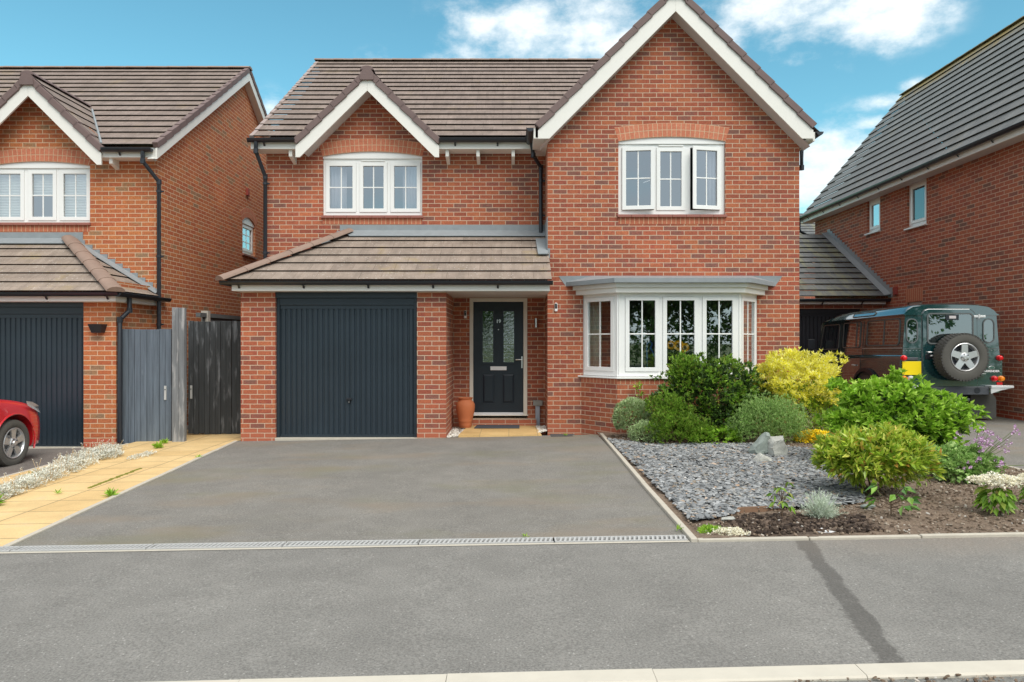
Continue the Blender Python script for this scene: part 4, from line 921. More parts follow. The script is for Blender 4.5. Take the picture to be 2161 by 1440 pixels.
downpipe(NL, [(-6.12,11.78,4.63),(-6.12,11.78,4.45),(-5.97,12.02,4.16),(-5.97,12.02,0.0)], clips=(4.0,2.9,1.75))
window(NL, XP(XL), (sY0+.002,sY1-.002,sz0,sz1-.12), [(sY0+.11,sY1-.11,sz0+.12,sz1-.24)], .05, barsx=1, barsz=2); arch(NL, XP(XL), sY0, sY1, sz1-.13, .13)
room(NL, XP(XL), sY0-.2, sY1+.2, sz0-.2, sz1+.2, .14, 2.0); sill(NL, XP(XL), sY0-.03, sY1+.03, sz0)
mb = MB(); mb.box(XL, XL+.05, 16.15, 16.27, 4.78, 4.95); mb.build('air_vent', m_vent, NL, bevel=.01)
# hipped garage roof
ez2, tz2 = 2.215, 3.16; ly = Vector((0,1.4,tz2-ez2)); l3 = ly.length; hx0, hx1 = -5.97, -7.50
roof(NL, 'garage_roof', (0,10.7,ez2), (1,0,0), ly, [[(-12,0),(hx0,0),(hx1,l3),(-12,l3)]], l3/6, [m_tileP, m_edge], .022)
ly2 = Vector((hx1-hx0,0,tz2-ez2)); l4 = ly2.length
roof(NL, 'garage_roof', (hx0,0,ez2), (0,1,0), ly2, [[(10.7,0),(12.1,0),(12.1,l4)]], l4/6, [m_tileP, m_edge], .022)
halfround(NL, (hx0+.02,10.68,ez2+.02), (hx1-.02,12.08,tz2+.06), .125, m_ridge, .40, 'hip_tile', .6)
mb = MB(); mb.box(-12, -7.3, YL-.012, YL-.002, tz2, tz2+.16); mb.prism([(-12,YL-.014,tz2+.05),(-7.4,YL-.014,tz2+.05),(-7.4,YL-.15,tz2-.05),(-12,YL-.15,tz2-.05)], (0,0,.012))
for i in range(11):
    x = -6.14-i*.1285; z = ez2+.02+(hx0-x)*(tz2-ez2)/(hx0-hx1); mb.box(x-.12, x+.03, YL-.010-.0006*i, YL-.001, z-.06, z+.13)
zA = lambda x: ez2+.035+(hx0-x)*(tz2-ez2)/(hx0-hx1)
mb.prism([(-6.0,YL-.14,zA(-6.0)),(-7.35,YL-.14,zA(-7.35)),(-7.35,YL-.012,zA(-7.35)+.05),(-6.0,YL-.012,zA(-6.0)+.05)], (0,0,.01))
mb.build('flashing', m_lead, NL)
mb = MB(); mb.box(-12, -6.04, 10.83, 10.86, 2.075, 2.205); mb.box(-6.07,-6.04,10.86,12.1,2.075,2.205); mb.box(-12,-6.07,10.86,12.1,2.07,2.08); mb.build('garage_fascia', m_barge, NL)
gutter(NL, (-12,10.77,2.205), (-5.95,10.77,2.205), r=.058, name='garage_gutter', brk=.93); gutter(NL, (-5.97,10.74,2.20), (-5.97,12.35,2.20), r=.058, name='garage_gutter', brk=0, inward=(-1,0,0))
downpipe(NL, [(-6.00,11.15,2.15),(-6.00,11.15,1.95),(-6.08,11.02,1.80),(-6.08,11.02,-.1)], .036, name='downpipe')
garage_door(NL, -9.0, -6.63, -.20, 2.0, 11.1, m_garage, .0805, handle=False)
mb = MB(); mb.box(-9.0,-6.63,10.98,11.12,-.4,-.175); mb.build('door_threshold', m_conc, NL)
mb = MB(); mb.box(-9.1,-6.55,11.02,11.12,2.0,2.1); mb.build('lintel', m_garage, NL)
# wall planter on the pier
wp = MB(); cx_, z0_ = -6.39, 1.60
prof = [(-.125,.0),(.125,.0)]
def ring(z, w, d): return [(cx_-w,10.995,z),(cx_-w*.8,10.995-d*.75,z),(cx_,10.995-d,z),(cx_+w*.8,10.995-d*.75,z),(cx_+w,10.995,z)]
r0 = ring(z0_, .085, .10); r1 = ring(z0_+.13, .128, .15)
wp.mesh(r0+r1, [(0,1,6,5),(1,2,7,6),(2,3,8,7),(3,4,9,8),(4,3,2,1,0)])
tag(wp.build('wall_planter', m_black), 'empty black half round planter hung on the left orange brick pier', 'planter').modifiers.new('t','SOLIDIFY').thickness = -.006

# ================================================================== RIGHT NEIGHBOUR
NR = root('brick_house', (8.57, 16, 0), 'dark red brick house at the right with steep grey slate roof', 'house')
XR = 8.57; TRr = XM(XR)
wall = MB()
rw1 = (14.70,15.42,3.90,4.86); rw2 = (16.55,17.15,4.05,4.86); rw3 = (14.85,15.42,1.1,2.30)
panel(wall, TRr, 11.2, 20.1, -.2, 4.87, [rw1,rw2,rw3], 0, .12)
wall.face([(XR,20.1,-.2),(14,20.1,-.2),(14,20.1,4.9),(XR,20.1,4.9)]); wall.face([(XR,20.1,4.87),(13.9,20.1,4.87),(11.16,20.1,8.3)])
wall.face([(XR,11.2,-.2),(14,11.2,-.2),(14,11.2,4.9),(XR,11.2,4.9)]); wall.face([(XR,11.2,4.87),(13.9,11.2,4.87),(11.16,11.2,8.3)])
wall.build('wall', m_brickR, NR)
rv = Vector((11.16-8.22,0,8.5-4.97)); rl = rv.length
roof(NR, 'roof', (8.22,0,4.97), (0,1,0), rv, [[(11.0,0),(20.3,0),(20.3,rl),(11.0,rl)]], rl/15, [m_tileG, m_edgeG], .032)
mb = MB(); mb.face([(11.16,11.0,8.5),(11.16,20.3,8.5),(14.1,20.3,4.97),(14.1,11.0,4.97)]); mb.build('rear_roof', m_tileG, NR)
mb = MB(); m_lich = flat('lichened_ridge', (.22,.185,.115), .9, .45, 3, bump=.3)
halfround(NR, (11.16,11.0,8.5), (11.16,20.3,8.5), .11, m_lich, .45, sq=.5)
mb = MB(); mb.box(8.27, 8.30, 11.0, 20.28, 4.83, 5.0); mb.build('fascia', m_barge, NR); mb = MB(); mb.box(8.30, 8.57, 11.0, 20.28, 4.83, 4.845); mb.build('soffit', m_soffit, NR)
mb = MB(); mb.prism([(8.25,20.27,4.86),(11.16,20.27,8.36),(11.16,20.27,8.5),(8.25,20.27,5.0)], (0,.03,0)); mb.build('bargeboard', m_barge, NR)
gutter(NR, (8.21,11.0,4.98), (8.21,20.4,4.98), r=.06, brk=.95, inward=(1,0,0))
downpipe(NR, [(8.19,20.25,4.95),(8.19,20.25,4.6),(8.50,20.2,4.42),(8.50,20.2,3.6)], .04)
m_glassR = glass('dark_window_glass', .0, (.6,.6,.58)); window(NR, TRr, rw1, [(rw1[0]+.12,rw1[1]-.12,rw1[2]+.14,rw1[3]-.12)], .05, barsx=0, barsz=0, pane_mat=m_glassR); window(NR, TRr, rw2, [(rw2[0]+.11,rw2[1]-.11,rw2[2]+.14,rw2[3]-.14)], .05, barsx=0, barsz=0)
window(NR, TRr, rw3, [(rw3[0]+.12,rw3[1]-.12,rw3[2]+.14,rw3[3]-.12)], .05, barsx=0, barsz=0)
for r_ in (rw1, rw2, rw3):
    room(NR, TRr, r_[0]-.2, r_[1]+.2, r_[2]-.3, r_[3]+.05, .14, 2.2); mb = MB(); mb.tbox(TRr, r_[0]-.03, r_[1]+.03, r_[2]-.03, r_[2], -.06, .04); mb.build('sill', m_upvc, NR)
soldier(NR, TRr, rw3[0]-.02, rw3[1]+.05, 2.31, 2.60)
mb = MB(); mb.box(XR-.05, XR, 15.78, 15.9, 2.50, 2.68); mb.build('air_vent', m_vent, NR, bevel=.01)
mb = MB()
for i in range(12): mb.face([(XR+.3,rw2[0]-.1,4.1+i*.06),(XR+.3,rw2[1]+.1,4.1+i*.06),(XR+.3,rw2[1]+.1,4.16+i*.06),(XR+.3,rw2[0]-.1,4.16+i*.06)])
tag(mb.build('window_blind', flat('pale_blue_blind',(.30,.44,.50),.9)), 'plain pale blue blind behind the narrow window of the right house', 'blind')
# linked garage of the right house
kz0, kz1, ky0, ky1 = 2.47, 4.36, 16.05, 19.3; kv = Vector((0,ky1-ky0,kz1-kz0)); kl = kv.length
roof(NR, 'garage_roof', (0,ky0,kz0), (1,0,0), kv, [[(5.0,0),(8.56,0),(8.56,kl),(5.0,kl)]], kl/12, [m_tileW, m_edgeG], .03)
mb = MB(); mb.face([(5.0,ky1,kz1),(8.56,ky1,kz1),(8.56,22.5,kz0),(5.0,22.5,kz0)]); mb.build('rear_roof', m_tileW, NR)
mb = MB(); n = 24
for i in range(n):
    y = ky0+(ky1-ky0)*(i+.5)/n; z = kz0+(kz1-kz0)*(i+.5)/n; mb.box(XR-.010-.0003*i, XR-.001, y-.11, y+.06, z-.05, z+.17)
mb.prism([(XR-.012,ky0,kz0+.06),(XR-.16,ky0,kz0+.03),(XR-.16,ky1,kz1+.03),(XR-.012,ky1,kz1+.06)], (0,0,.01)); mb.build('flashing', m_lead, NR)
mb = MB(); mb.box(5.0, 8.52, 16.2, 16.23, 2.31, 2.42); mb.build('garage_fascia', m_barge, NR)
gutter(NR, (5.0,16.12,2.42), (8.62,16.12,2.42), r=.06, name='garage_gutter', brk=.9)
mb = MB(); TW = FT(16.4); panel(mb, TW, 4.8, XR, -.1, 2.45, [(5.2,8.05,-.1,2.21)], 0, .1); mb.build('garage_wall', m_brickR, NR)
garage_door(NR, 5.2, 8.05, .02, 2.21, 16.5, m_garageR, .09, handle=False)
# far house
FH = root('far_house', (9, 28, 0), 'distant pale grey slate roof glimpsed between the middle and right houses', 'house')
mb = MB(); mb.box(7.5, 18, 26.5, 34, -.2, 5.2); mb.build('wall', m_brickR, FH)
fv = Vector((0,3.2,1.75)); roof(FH, 'roof', (0,26.3,5.0), (1,0,0), fv, [[(7,0),(18.5,0),(18.5,fv.length),(7,fv.length)]], .3, [m_tileW, m_edgeG])
mb = MB(); mb.face([(7,29.5,6.75),(18.5,29.5,6.75),(18.5,33,5),(7,33,5)]); mb.build('rear_roof', m_tileW, FH)

# ================================================================== GATES AND FENCE
def board_gate(name, x0, x1, Y, z0, z1, m, label, n, jag=0.004, plate=None):
    r = root(name, ((x0+x1)/2, Y, z0), label, 'gate'); mb = MB(); w = (x1-x0)/n
    for i in range(n):
        t = random.uniform(0,.006)+(.008 if i % 2 else 0); mb.box(x0+i*w+.003, x0+(i+1)*w-.003, Y-t, Y+.018, z0+random.uniform(-jag,jag), z1+random.uniform(-jag,jag))
    mb.build('board', m, r, bevel=.003)
    for z in (z0+.2, (z0+z1)/2, z1-.25):
        mb = MB(); mb.box(x0, x1, Y+.019, Y+.06, z-.05, z+.05); mb.build('ledge', m, r)
    if plate:
        mb = MB(); mb.box(plate[0]-.018, plate[0]+.018, Y-.024, Y-.015, plate[1]-.11, plate[1]+.11); pl = mb.build('lock_plate', flat('pitted_aluminium',(.5,.51,.5),.5,.2,30), r, bevel=.002)
        mb = MB(); mb.tube([(plate[0],Y-.03,plate[1]+.05),(plate[0],Y-.02,plate[1]+.05)], .01, 8); mb.build('keyhole', m_black, r).parent = pl
    return r
board_gate('timber_gate', -6.10, -5.33, 11.13, -.13, 1.655, m_gateL, 'blue grey stained vertical board gate beside the orange brick pier', 8, plate=(-5.42,.66))
board_gate('timber_gate', -5.40, -4.22, 11.85, -.08, 1.80, m_gateR, 'taller black vertical board gate with flaking paint beside the middle house', 13, .01, plate=(-5.34,.62))
mb = MB(); mb.box(-6.22,-6.105,11.10,11.2,-.2,1.66); tag(mb.build('gate_post', m_gateL, bevel=.004), 'short blue grey post against the orange brick pier beside the left gate', 'post')
mb = MB(); mb.box(-5.275,-5.175,11.02,11.14,-.2,1.99); mb.box(-5.17,-5.08,11.01,11.1,-.2,1.985); tag(mb.build('gate_post', m_post, bevel=.006), 'tall weathered grey post standing between the two side gates', 'post')
mb = MB(); mb.box(-5.50,-5.44,11.80,11.9,-.2,1.8); tag(mb.build('gate_post', m_post, bevel=.004), 'thin pale weathered post at the latch side of the black gate', 'post')
FN = root('boundary_fence', (-5.3, 14, 0), 'grey boundary fence running back behind the black gate', 'fence')
mb = MB(); mb.box(-5.31,-5.29,12.2,17.5,.0,1.88); mb.build('fence_panel', m_fence, FN); mb = MB(); mb.box(-5.34,-5.26,12.0,17.5,1.88,1.95); mb.build('rail', m_fence, FN)
for y in (12.3, 14.2, 16.1):
    mb = MB(); mb.box(-5.36,-5.24,y-.05,y+.05,-.2,1.99); mb.build('concrete_post', m_fencec, FN)
#PART2
# ================================================================== VEHICLES
def lb(mb, name, mat, parent, **k):
    o = mb.build(name, mat, None, **k); o.parent = parent; return o
def paint(name, c, rough=.22, coat=1.0):
    m, nt, b = newmat(name); n = NOISE(nt, POS(nt), 3, 3)
    setin(nt, b, Base_Color=MIX(nt, n, tuple(x*.9 for x in c), tuple(x*1.1 for x in c)), Roughness=rough, Coat_Weight=coat, Coat_Roughness=.03, Coat_IOR=2.05, IOR=1.7); return m
m_green = paint('dark_green_car_paint', (.004,.036,.040), .10); m_red = paint('red_car_paint', (.62,.010,.018), .3)
m_tyre = flat('worn_tyre_rubber', (.085,.080,.070), .85, .2, 10, bump=.3); m_tread = flat('tyre_tread', (.06,.057,.052), .9, .2, 10)
m_rim = flat('silver_alloy', (.66,.66,.66), .32, .04, metal=.75); m_rubber = flat('black_rubber_seal', (.10,.11,.11), .6, .1)
m_redl = flat('red_lens', (.70,.012,.015), .18); m_amb = flat('amber_lens', (.85,.25,.01), .18); m_clr = flat('clear_lens', (.62,.64,.64), .15)
m_plate = flat('yellow_plate', (.88,.66,.0), .4, .01); m_flap = flat('grey_mudflap', (.11,.11,.10), .9, .12, 6); m_cross = flat('worn_black_steel', (.06,.065,.075), .5, .5, 14)
m_chrome = flat('chequer_step', (.72,.72,.72), .35, .1, metal=.4)
def wheel(par, F, r, w, rr, n, name='wheel', double=False, tread=0):
    """F(a, b, h): plane coords a,b and outward h ; returns the tyre with its rim as child"""
    def lat(prof, seg=48):
        mb = MB(); vs = []; fs = []
        for (q, h) in prof:
            for k in range(seg): t = 2*math.pi*k/seg; vs.append(F(q*math.cos(t), q*math.sin(t), h))
        for i in range(len(prof)-1):
            for k in range(seg): fs.append((i*seg+k, i*seg+(k+1)%seg, (i+1)*seg+(k+1)%seg, (i+1)*seg+k))
        mb.mesh(vs, fs); return mb
    ty = lat([(rr-.01,-w),(r*.92,-w),(r*.985,-w*.88),(r*.985,-w*.12),(r*.955,-w*.03),(r*.90,.0),(rr*1.22,.006),(rr*1.05,-.006),(rr,-.02)])
    t = lb(ty, name, m_tyre, par); shade_auto(t, 40)
    if tread:
        mb = MB()
        for k in range(tread):
            a = 2*math.pi*k/tread; da = 2*math.pi/tread*.31
            for (h0, h1, sh, q0) in ((-.0,-.045,0,r*.93),(-.055,-w*.48,.5,r*.98),(-w*.52,-w*.78,0,r*.98),(-w*.8,-w,.5,r*.95)):
                aa = a+sh*2*math.pi/tread
                pts = [F((q)*math.cos(x), q*math.sin(x), h) for q in (q0, r*1.0) for h in (h0, h1) for x in (aa-da, aa+da)]
                mb.mesh(pts, [(0,1,3,2),(4,5,7,6),(0,1,5,4),(2,3,7,6),(0,2,6,4),(1,3,7,5)])
        lb(mb, 'tread', m_tread, par).parent = t
    rim = lat([(rr,-.02),(rr*1.0,-.004),(rr*.965,.0),(rr*.93,-.006),(rr*.90,-.03),(rr*.86,-.09),(0,-.095)], 40)
    rm = lb(rim, 'rim', m_rim if not double else m_rim, par); shade_auto(rm, 40); rm.parent = t
    mb = MB()
    for k in range(n):
        a0 = math.pi/2+2*math.pi*k/n
        for off in ((-.13, .13) if double else (0,)):
            a = a0+off*1.1; ca, sa = math.cos(a), math.sin(a); wi, wo = (.020, .017) if double else (.050, .042)
            def q(rad, s, h): return F(rad*ca-s*sa, rad*sa+s*ca, h)
            v = [q(.03,-wi,-.015), q(.03,wi,-.015), q(rr*.94,wo,-.008), q(rr*.94,-wo,-.008), q(.03,-wi,-.05), q(.03,wi,-.05), q(rr*.94,wo,-.045), q(rr*.94,-wo,-.045)]
            mb.mesh(v, [(0,1,2,3),(4,5,6,7),(0,1,5,4),(1,2,6,5),(2,3,7,6),(3,0,4,7)])
    lb(mb, 'spokes', m_rim, par, bevel=.006).parent = t
    mb = lat([(0,.012),(.028,.012),(.036,.0),(.062,-.006),(.078,-.018),(.082,-.05)], 24); lb(mb, 'hub', m_rim, par).parent = t
    mb = MB()
    for k in range(5):
        a = 2*math.pi*(k+.5)/5; c = (.055*math.cos(a), .055*math.sin(a))
        pts = [F(c[0]+.011*math.cos(x), c[1]+.011*math.sin(x), h) for h in (.004,-.02) for x in [math.pi*j/3 for j in range(6)]]
        mb.mesh(pts, [tuple(range(6)), *[(j,(j+1)%6,(j+1)%6+6,j+6) for j in range(6)]])
    lb(mb, 'wheel_nut', m_cross, par).parent = t
    if True:
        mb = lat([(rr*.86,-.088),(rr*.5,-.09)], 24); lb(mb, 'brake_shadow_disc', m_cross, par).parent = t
    return t
def rrect(u0, u1, z0, z1, r, n=5):
    pts = []
    for (cu, cz, a0) in ((u1-r,z1-r,0),(u0+r,z1-r,90),(u0+r,z0+r,180),(u1-r,z0+r,270)):
        for i in range(n+1): a = R(a0+90*i/n); pts.append((cu+r*math.cos(a), cz+r*math.sin(a)))
    return pts
def sealpane(par, T, u0, u1, z0, z1, r=.05, wd=.022, name='window', proud=.012, slant=0, gm=None, split=None):
    o = rrect(u0-wd, u1+wd, z0-wd, z1+wd, r+wd); i_ = rrect(u0, u1, z0, z1, r); n = len(o); mb = MB()
    def sl(p): return (p[0]+slant*(z1-p[1])/(z1-z0)*(1 if p[0] > (u0+u1)/2 else 0), p[1])
    o = [sl(p) for p in o]; i_ = [sl(p) for p in i_]
    mb.mesh([T(*p,0) for p in o]+[T(*p,-proud) for p in o]+[T(*p,-proud) for p in i_]+[T(*p,-.002) for p in i_], [(k,(k+1)%n,(k+1)%n+n,k+n) for k in range(n)]+[(k+n,(k+1)%n+n,(k+1)%n+2*n,k+2*n) for k in range(n)]+[(k+2*n,(k+1)%n+2*n,(k+1)%n+3*n,k+3*n) for k in range(n)])
    if split: mb.tbox(T, split-.012, split+.012, z0, z1, -proud, -.002)
    s = lb(mb, name, m_rubber, par)
    p = MB(); p.face([T(*q,-.004) for q in i_]); lb(p, 'glass', gm or m_carglass, par).parent = s
    return s
V = root('off_road_vehicle', (7.25, 11.72, .115), 'dark green boxy off road vehicle with rear spare wheel parked by the right house', 'car')
V.rotation_euler = (R(-.9), 0, 0)
half = [(.78,.50),(.835,.55),(.845,.80),(.843,1.03),(.825,1.09),(.80,1.12),(.80,1.14),(.756,1.775),(.778,1.785),(.778,1.80),(.752,1.825),(.715,1.88),(.62,1.945),(.45,1.975),(.2,1.988),(0,1.99)]
def sect(y, h, zc=9):
    out = []
    for (x, z) in half:
        if z > 1.80: z = 1.80+(z-1.80)*(h-1.80)/.19
        z = min(z, zc)
        out.append((x, z))
    full = [(x, y, z) for x, z in out]+[(-x, y, z) for x, z in out[::-1][1:]]
    return full
st = [sect(.0,1.955), sect(.03,1.975), sect(.12,1.99), sect(1.0,1.99), sect(2.2,1.985), sect(2.6,1.955), sect(3.0,1.87), sect(3.07,1.83), sect(3.33,1.9,1.16)]
mb = MB(); N = len(st[0]); vs = [p for s_ in st for p in s_]
mb.mesh(vs, [(i*N+k, i*N+k+1, (i+1)*N+k+1, (i+1)*N+k) for i in range(len(st)-1) for k in range(N-1)]+[tuple(range(N)), tuple(range((len(st)-1)*N, len(st)*N))])
vb = lb(mb, 'body', m_green, V); shade_auto(vb, 25)
mb = MB(); hf = [(.76,.50),(.835,.58),(.84,.92),(.82,1.0),(.76,1.02),(.60,1.03),(.57,1.10),(.3,1.13),(0,1.135)]
def fs_(y, dz, k=1): return [(x*k, y, z-dz*(z>.7)) for x, z in hf]+[(-x*k, y, z-dz*(z>.7)) for x, z in hf[::-1][1:]]
st = [fs_(3.25,0), fs_(3.9,.02), fs_(4.45,.05), fs_(4.52,.10,.97)]; N = len(st[0]); vs = [p for s_ in st for p in s_]
mb.mesh(vs, [(i*N+k, i*N+k+1, (i+1)*N+k+1, (i+1)*N+k) for i in range(len(st)-1) for k in range(N-1)]+[tuple(range(N)), tuple(range((len(st)-1)*N, len(st)*N))])
shade_auto(lb(mb, 'bonnet', m_green, V), 30)
mb = MB(); mb.box(-.60,.60,.4,4.2,.38,.60); lb(mb, 'chassis', m_cross, V)
RT = lambda u, z, d: Vector((u, d, z))                   # rear face
def xs(z): return .80-(max(z,1.13)-1.14)/.635*.044 if z < 1.8 else .76
ST = lambda u, z, d: Vector((-xs(z)+d, u, z))           # left side (faces -X); u = y
# rear door with stepped top, hinge and glass
mb = MB(); dp = [(-.478,.60),(.425,.60),(.425,1.74),(.40,1.80),(.345,1.86),(.30,1.885),(-.38,1.885),(-.44,1.865),(-.478,1.81)]
mb.prism([(x,-.022,z) for x, z in dp], (0,.03,0)); rd = lb(mb, 'rear_door', m_green, V, bevel=.008)
mb = MB(); dq = [(-.486,.595),(.433,.595),(.433,1.745),(.408,1.808),(.348,1.868),(.302,1.893),(-.382,1.893),(-.446,1.872),(-.486,1.815)]
mb.prism([(x,-.006,z) for x, z in dq], (0,.012,0)); lb(mb, 'door_gap', m_rubber, V)
TD = lambda u, z, d: Vector((u, d-.022, z))
sealpane(V, TD, -.385, .335, 1.325, 1.795, .045, .024, 'rear_window').parent = rd
mb = MB(); mb.tbox(TD, -.10, .11, 1.70, 1.79, -.016, -.008); lb(mb, 'brake_light_housing', m_black, V).parent = rd
mb = MB(); mb.tbox(TD, -.05, .06, 1.725, 1.77, -.024, -.015); lb(mb, 'high_brake_light', flat('pale_lens',(.55,.50,.50),.3), V).parent = rd
mb = MB(); mb.tbox(TD, -.44, -.30, 1.06, 1.14, -.012, 0); lb(mb, 'latch_plate', m_black, V, bevel=.01).parent = rd
mb = MB(); mb.tube([TD(-.41,1.17,-.03),TD(-.35,1.17,-.03)], .014, 8); mb.tube([TD(-.37,1.11,-.03),TD(-.31,1.115,-.03)], .012, 8); lb(mb, 'door_handle', m_chrome, V).parent = rd
for z in (1.76, 1.28, .80):
    mb = MB(); mb.box(.36,.55,-.045,-.018,z-.018,z+.018); mb.tube([(.44,-.045,z-.035),(.44,-.045,z+.035)], .014, 8); lb(mb, 'hinge', m_green if z < 1.7 else m_chrome, V, bevel=.003)
sealpane(V, RT, -.725,-.565,1.34,1.71,.075,.018,'corner_window'); sealpane(V, RT, .54,.70,1.34,1.71,.075,.018,'corner_window')
mb = MB(); mb.tbox(RT, -.80,.80,1.225,1.232,-.006,.0); lb(mb, 'body_seam', m_rubber, V)
mb = MB(); mb.tbox(RT, -.79,-.785,1.795,1.803,-.008,.0); 
mb.mesh([(-.79,-.02,1.782),(.79,-.02,1.782),(.79,-.02,1.80),(-.79,-.02,1.80),(-.79,.01,1.782),(.79,.01,1.782),(.79,.01,1.80),(-.79,.01,1.80)], [(0,1,2,3),(0,1,5,4),(2,3,7,6)])
for s_ in (-1,1):
    mb.box(min(s_*.778,s_*.79), max(s_*.778,s_*.79), -.02, 3.05, 1.782, 1.80)
lb(mb, 'rain_gutter', m_green, V)
def rivet(T, pts, r=.006):
    mb = MB()
    for (u, z) in pts: mb.tube([T(u,z,-.006),T(u,z,.0)], r, 6)
    return mb
lb(rivet(RT, [(-.79+.055*i,1.20) for i in range(6)]+[(-.815,.62+.07*i) for i in range(8)]+[(.815,.62+.07*i) for i in range(8)]+[(.50+.055*i,1.20) for i in range(6)]), 'rivets', flat('dull_rivets',(.35,.40,.40),.5), V)
def lamp(u, z, r, m, nm, T=RT):
    mb = MB(); k = 16; prof = [(r*1.12,-.0),(r*1.12,-.02),(r,-.022),(r,-.045),(r*.8,-.06),(r*.4,-.068),(0,-.070)]
    vs = [T(u+q*math.cos(2*math.pi*j/k), z+q*math.sin(2*math.pi*j/k), h) for q, h in prof for j in range(k)]
    mb.mesh(vs, [(i*k+j, i*k+(j+1)%k, (i+1)*k+(j+1)%k, (i+1)*k+j) for i in range(len(prof)-1) for j in range(k)]); return shade_auto(lb(mb, nm, m, V), 35)
lamp(-.79,1.075,.042,m_redl,'tail_light'); lamp(-.785,.735,.042,m_amb,'indicator'); lamp(-.675,.735,.042,m_clr,'reversing_light')
lamp(.79,1.075,.042,m_redl,'tail_light'); lamp(.70,.735,.042,m_redl,'fog_light'); lamp(.812,.735,.042,m_amb,'indicator')
for u in (-.80, .79): mb = MB(); mb.tbox(RT, u-.045,u+.045,.635,.675,-.012,0); lb(mb, 'reflector', m_redl, V)
mb = MB(); mb.tbox(RT, -.815,-.505,.795,1.02,-.022,-.010); lb(mb, 'number_plate', m_plate, V, bevel=.003)
mb = MB(); mb.tbox(RT, -.74,-.56,1.04,1.085,-.03,0); lb(mb, 'plate_lamp', m_cross, V, bevel=.006)
mb = MB(); vs = [RT(.665+.050*math.cos(a)*q, .915+.027*math.sin(a)*q, h) for q, h in ((1,0),(1,-.006),(.9,-.008)) for a in [2*math.pi*j/20 for j in range(20)]]
mb.mesh(vs, [(i*20+j,i*20+(j+1)%20,(i+1)*20+(j+1)%20,(i+1)*20+j) for i in range(2) for j in range(20)]); bd = lb(mb, 'badge', m_chrome, V)
mb = MB(); mb.face([RT(.665+.045*math.cos(a), .915+.023*math.sin(a), -.007) for a in [2*math.pi*j/20 for j in range(20)]]); lb(mb, 'badge_face', flat('badge_green',(.05,.13,.10),.4), V).parent = bd
t = text('DEFENDER', 'badge_lettering', .046, m_white, lambda x, y, d: RT(x*1.15+.665, y+.857, d-.004), None, .001, .0012); t.parent = V
# spare wheel on the rear door
wheel(V, lambda a, b, h: Vector((.045+a, -.30-h, 1.09+b)), .39, .235, .228, 5, 'spare_wheel', tread=46)
mb = MB(); mb.tube([(.045,-.08,1.09),(.045,0,1.09)], .12, 12); lb(mb, 'wheel_carrier', m_cross, V)
# crossmember, steps, mudflaps, wheels
mb = MB(); mb.box(-.74,.56,-.10,.02,.475,.605); mb.box(-.12,.12,-.09,.02,.33,.47); cm = lb(mb, 'crossmember', m_cross, V, bevel=.006)
mb = MB(); mb.tube([(.36-.0,-.104,.545),(.36,-.095,.545)], .05, 16); lb(mb, 'lamp_hole', m_black, V).parent = cm
mb = MB(); mb.box(.12,.20,-.16,-.02,.38,.42); mb.box(-.05,.10,-.20,-.05,.28,.33); lb(mb, 'tow_bracket', m_cross, V, bevel=.004)
for s_ in (-1, 1):
    mb = MB(); a, b = sorted((s_*.56, s_*.93)); mb.box(a, b, -.15, .02, .585, .625); mb.prism([(s_*.56,-.14,.585),(s_*.92,-.14,.585),(s_*.72,-.14,.545),(s_*.56,-.14,.49)], (0,.02,0)); lb(mb, 'corner_step', m_chrome, V, bevel=.005)
    a, b = sorted((s_*.50, s_*.93)); mb = MB(); mb.prism([(a,.28,.07),(a+.02,.28,.05),(b-.02,.28,.05),(b,.28,.07),(b,.28,.38),(b-.06,.28,.47),(a,.28,.47)], (0,.012,0)); lb(mb, 'mudflap', m_flap, V, bevel=.004)
    for yy in (1.12, 3.75): wheel(V, (lambda a, b, h, s_=s_, yy=yy: Vector((s_*(.86+h), yy+a, .385+b))), .39, .24, .21, 5, 'wheel')
    for yy in (1.12, 3.75):
        mb = MB(); pts = [Vector((s_*.85, yy+.49*math.cos(R(a)), .42+.47*math.sin(R(a)))) for a in range(-5, 186, 10)]
        for p, q in zip(pts, pts[1:]):
            c = Vector((s_*.85, yy, .42)); i0, i1 = c+(p-c)*.86, c+(q-c)*.86; ex = Vector((s_*.045,0,0))
            mb.mesh([i0+ex, i1+ex, q+ex*.8, p+ex*.8, q-ex*.4, p-ex*.4], [(0,1,2,3),(3,2,4,5)])
        shade_auto(lb(mb, 'wheel_arch_flare', m_black, V), 40)
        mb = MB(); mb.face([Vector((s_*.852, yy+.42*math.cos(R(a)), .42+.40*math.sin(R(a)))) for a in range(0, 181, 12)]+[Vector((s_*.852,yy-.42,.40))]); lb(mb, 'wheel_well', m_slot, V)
# side glass, doors, mouldings
sealpane(V, ST, .14, 1.20, 1.30, 1.72, .06, .022, 'side_window', split=.62); sealpane(V, ST, 1.47, 2.12, 1.27, 1.72, .04, .02, 'side_window', split=1.6); sealpane(V, ST, 2.32, 3.00, 1.24, 1.71, .04, .02, 'side_window', slant=.13)
SM = lambda u, z, d: Vector((xs(z)-d, u, z))
sealpane(V, SM, .14, 1.20, 1.30, 1.72, .06, .022, 'side_window'); sealpane(V, SM, 1.47, 2.12, 1.27, 1.72, .04, .02, 'side_window'); sealpane(V, SM, 2.32, 3.00, 1.24, 1.71, .04, .02, 'side_window', slant=.13)
WS = lambda u, z, d: Vector((u, 3.075+(1.80-z)*.40-d, z)); sealpane(V, WS, -.68, .68, 1.22, 1.74, .05, .02, 'windscreen')
AL = lambda u, z, d: Vector((-.752+(z-1.825)*.62+d*.8, u, z-d*.5)); sealpane(V, AL, 1.0, 1.80, 1.835, 1.885, .02, .012, 'roof_window', gm=m_carglass)
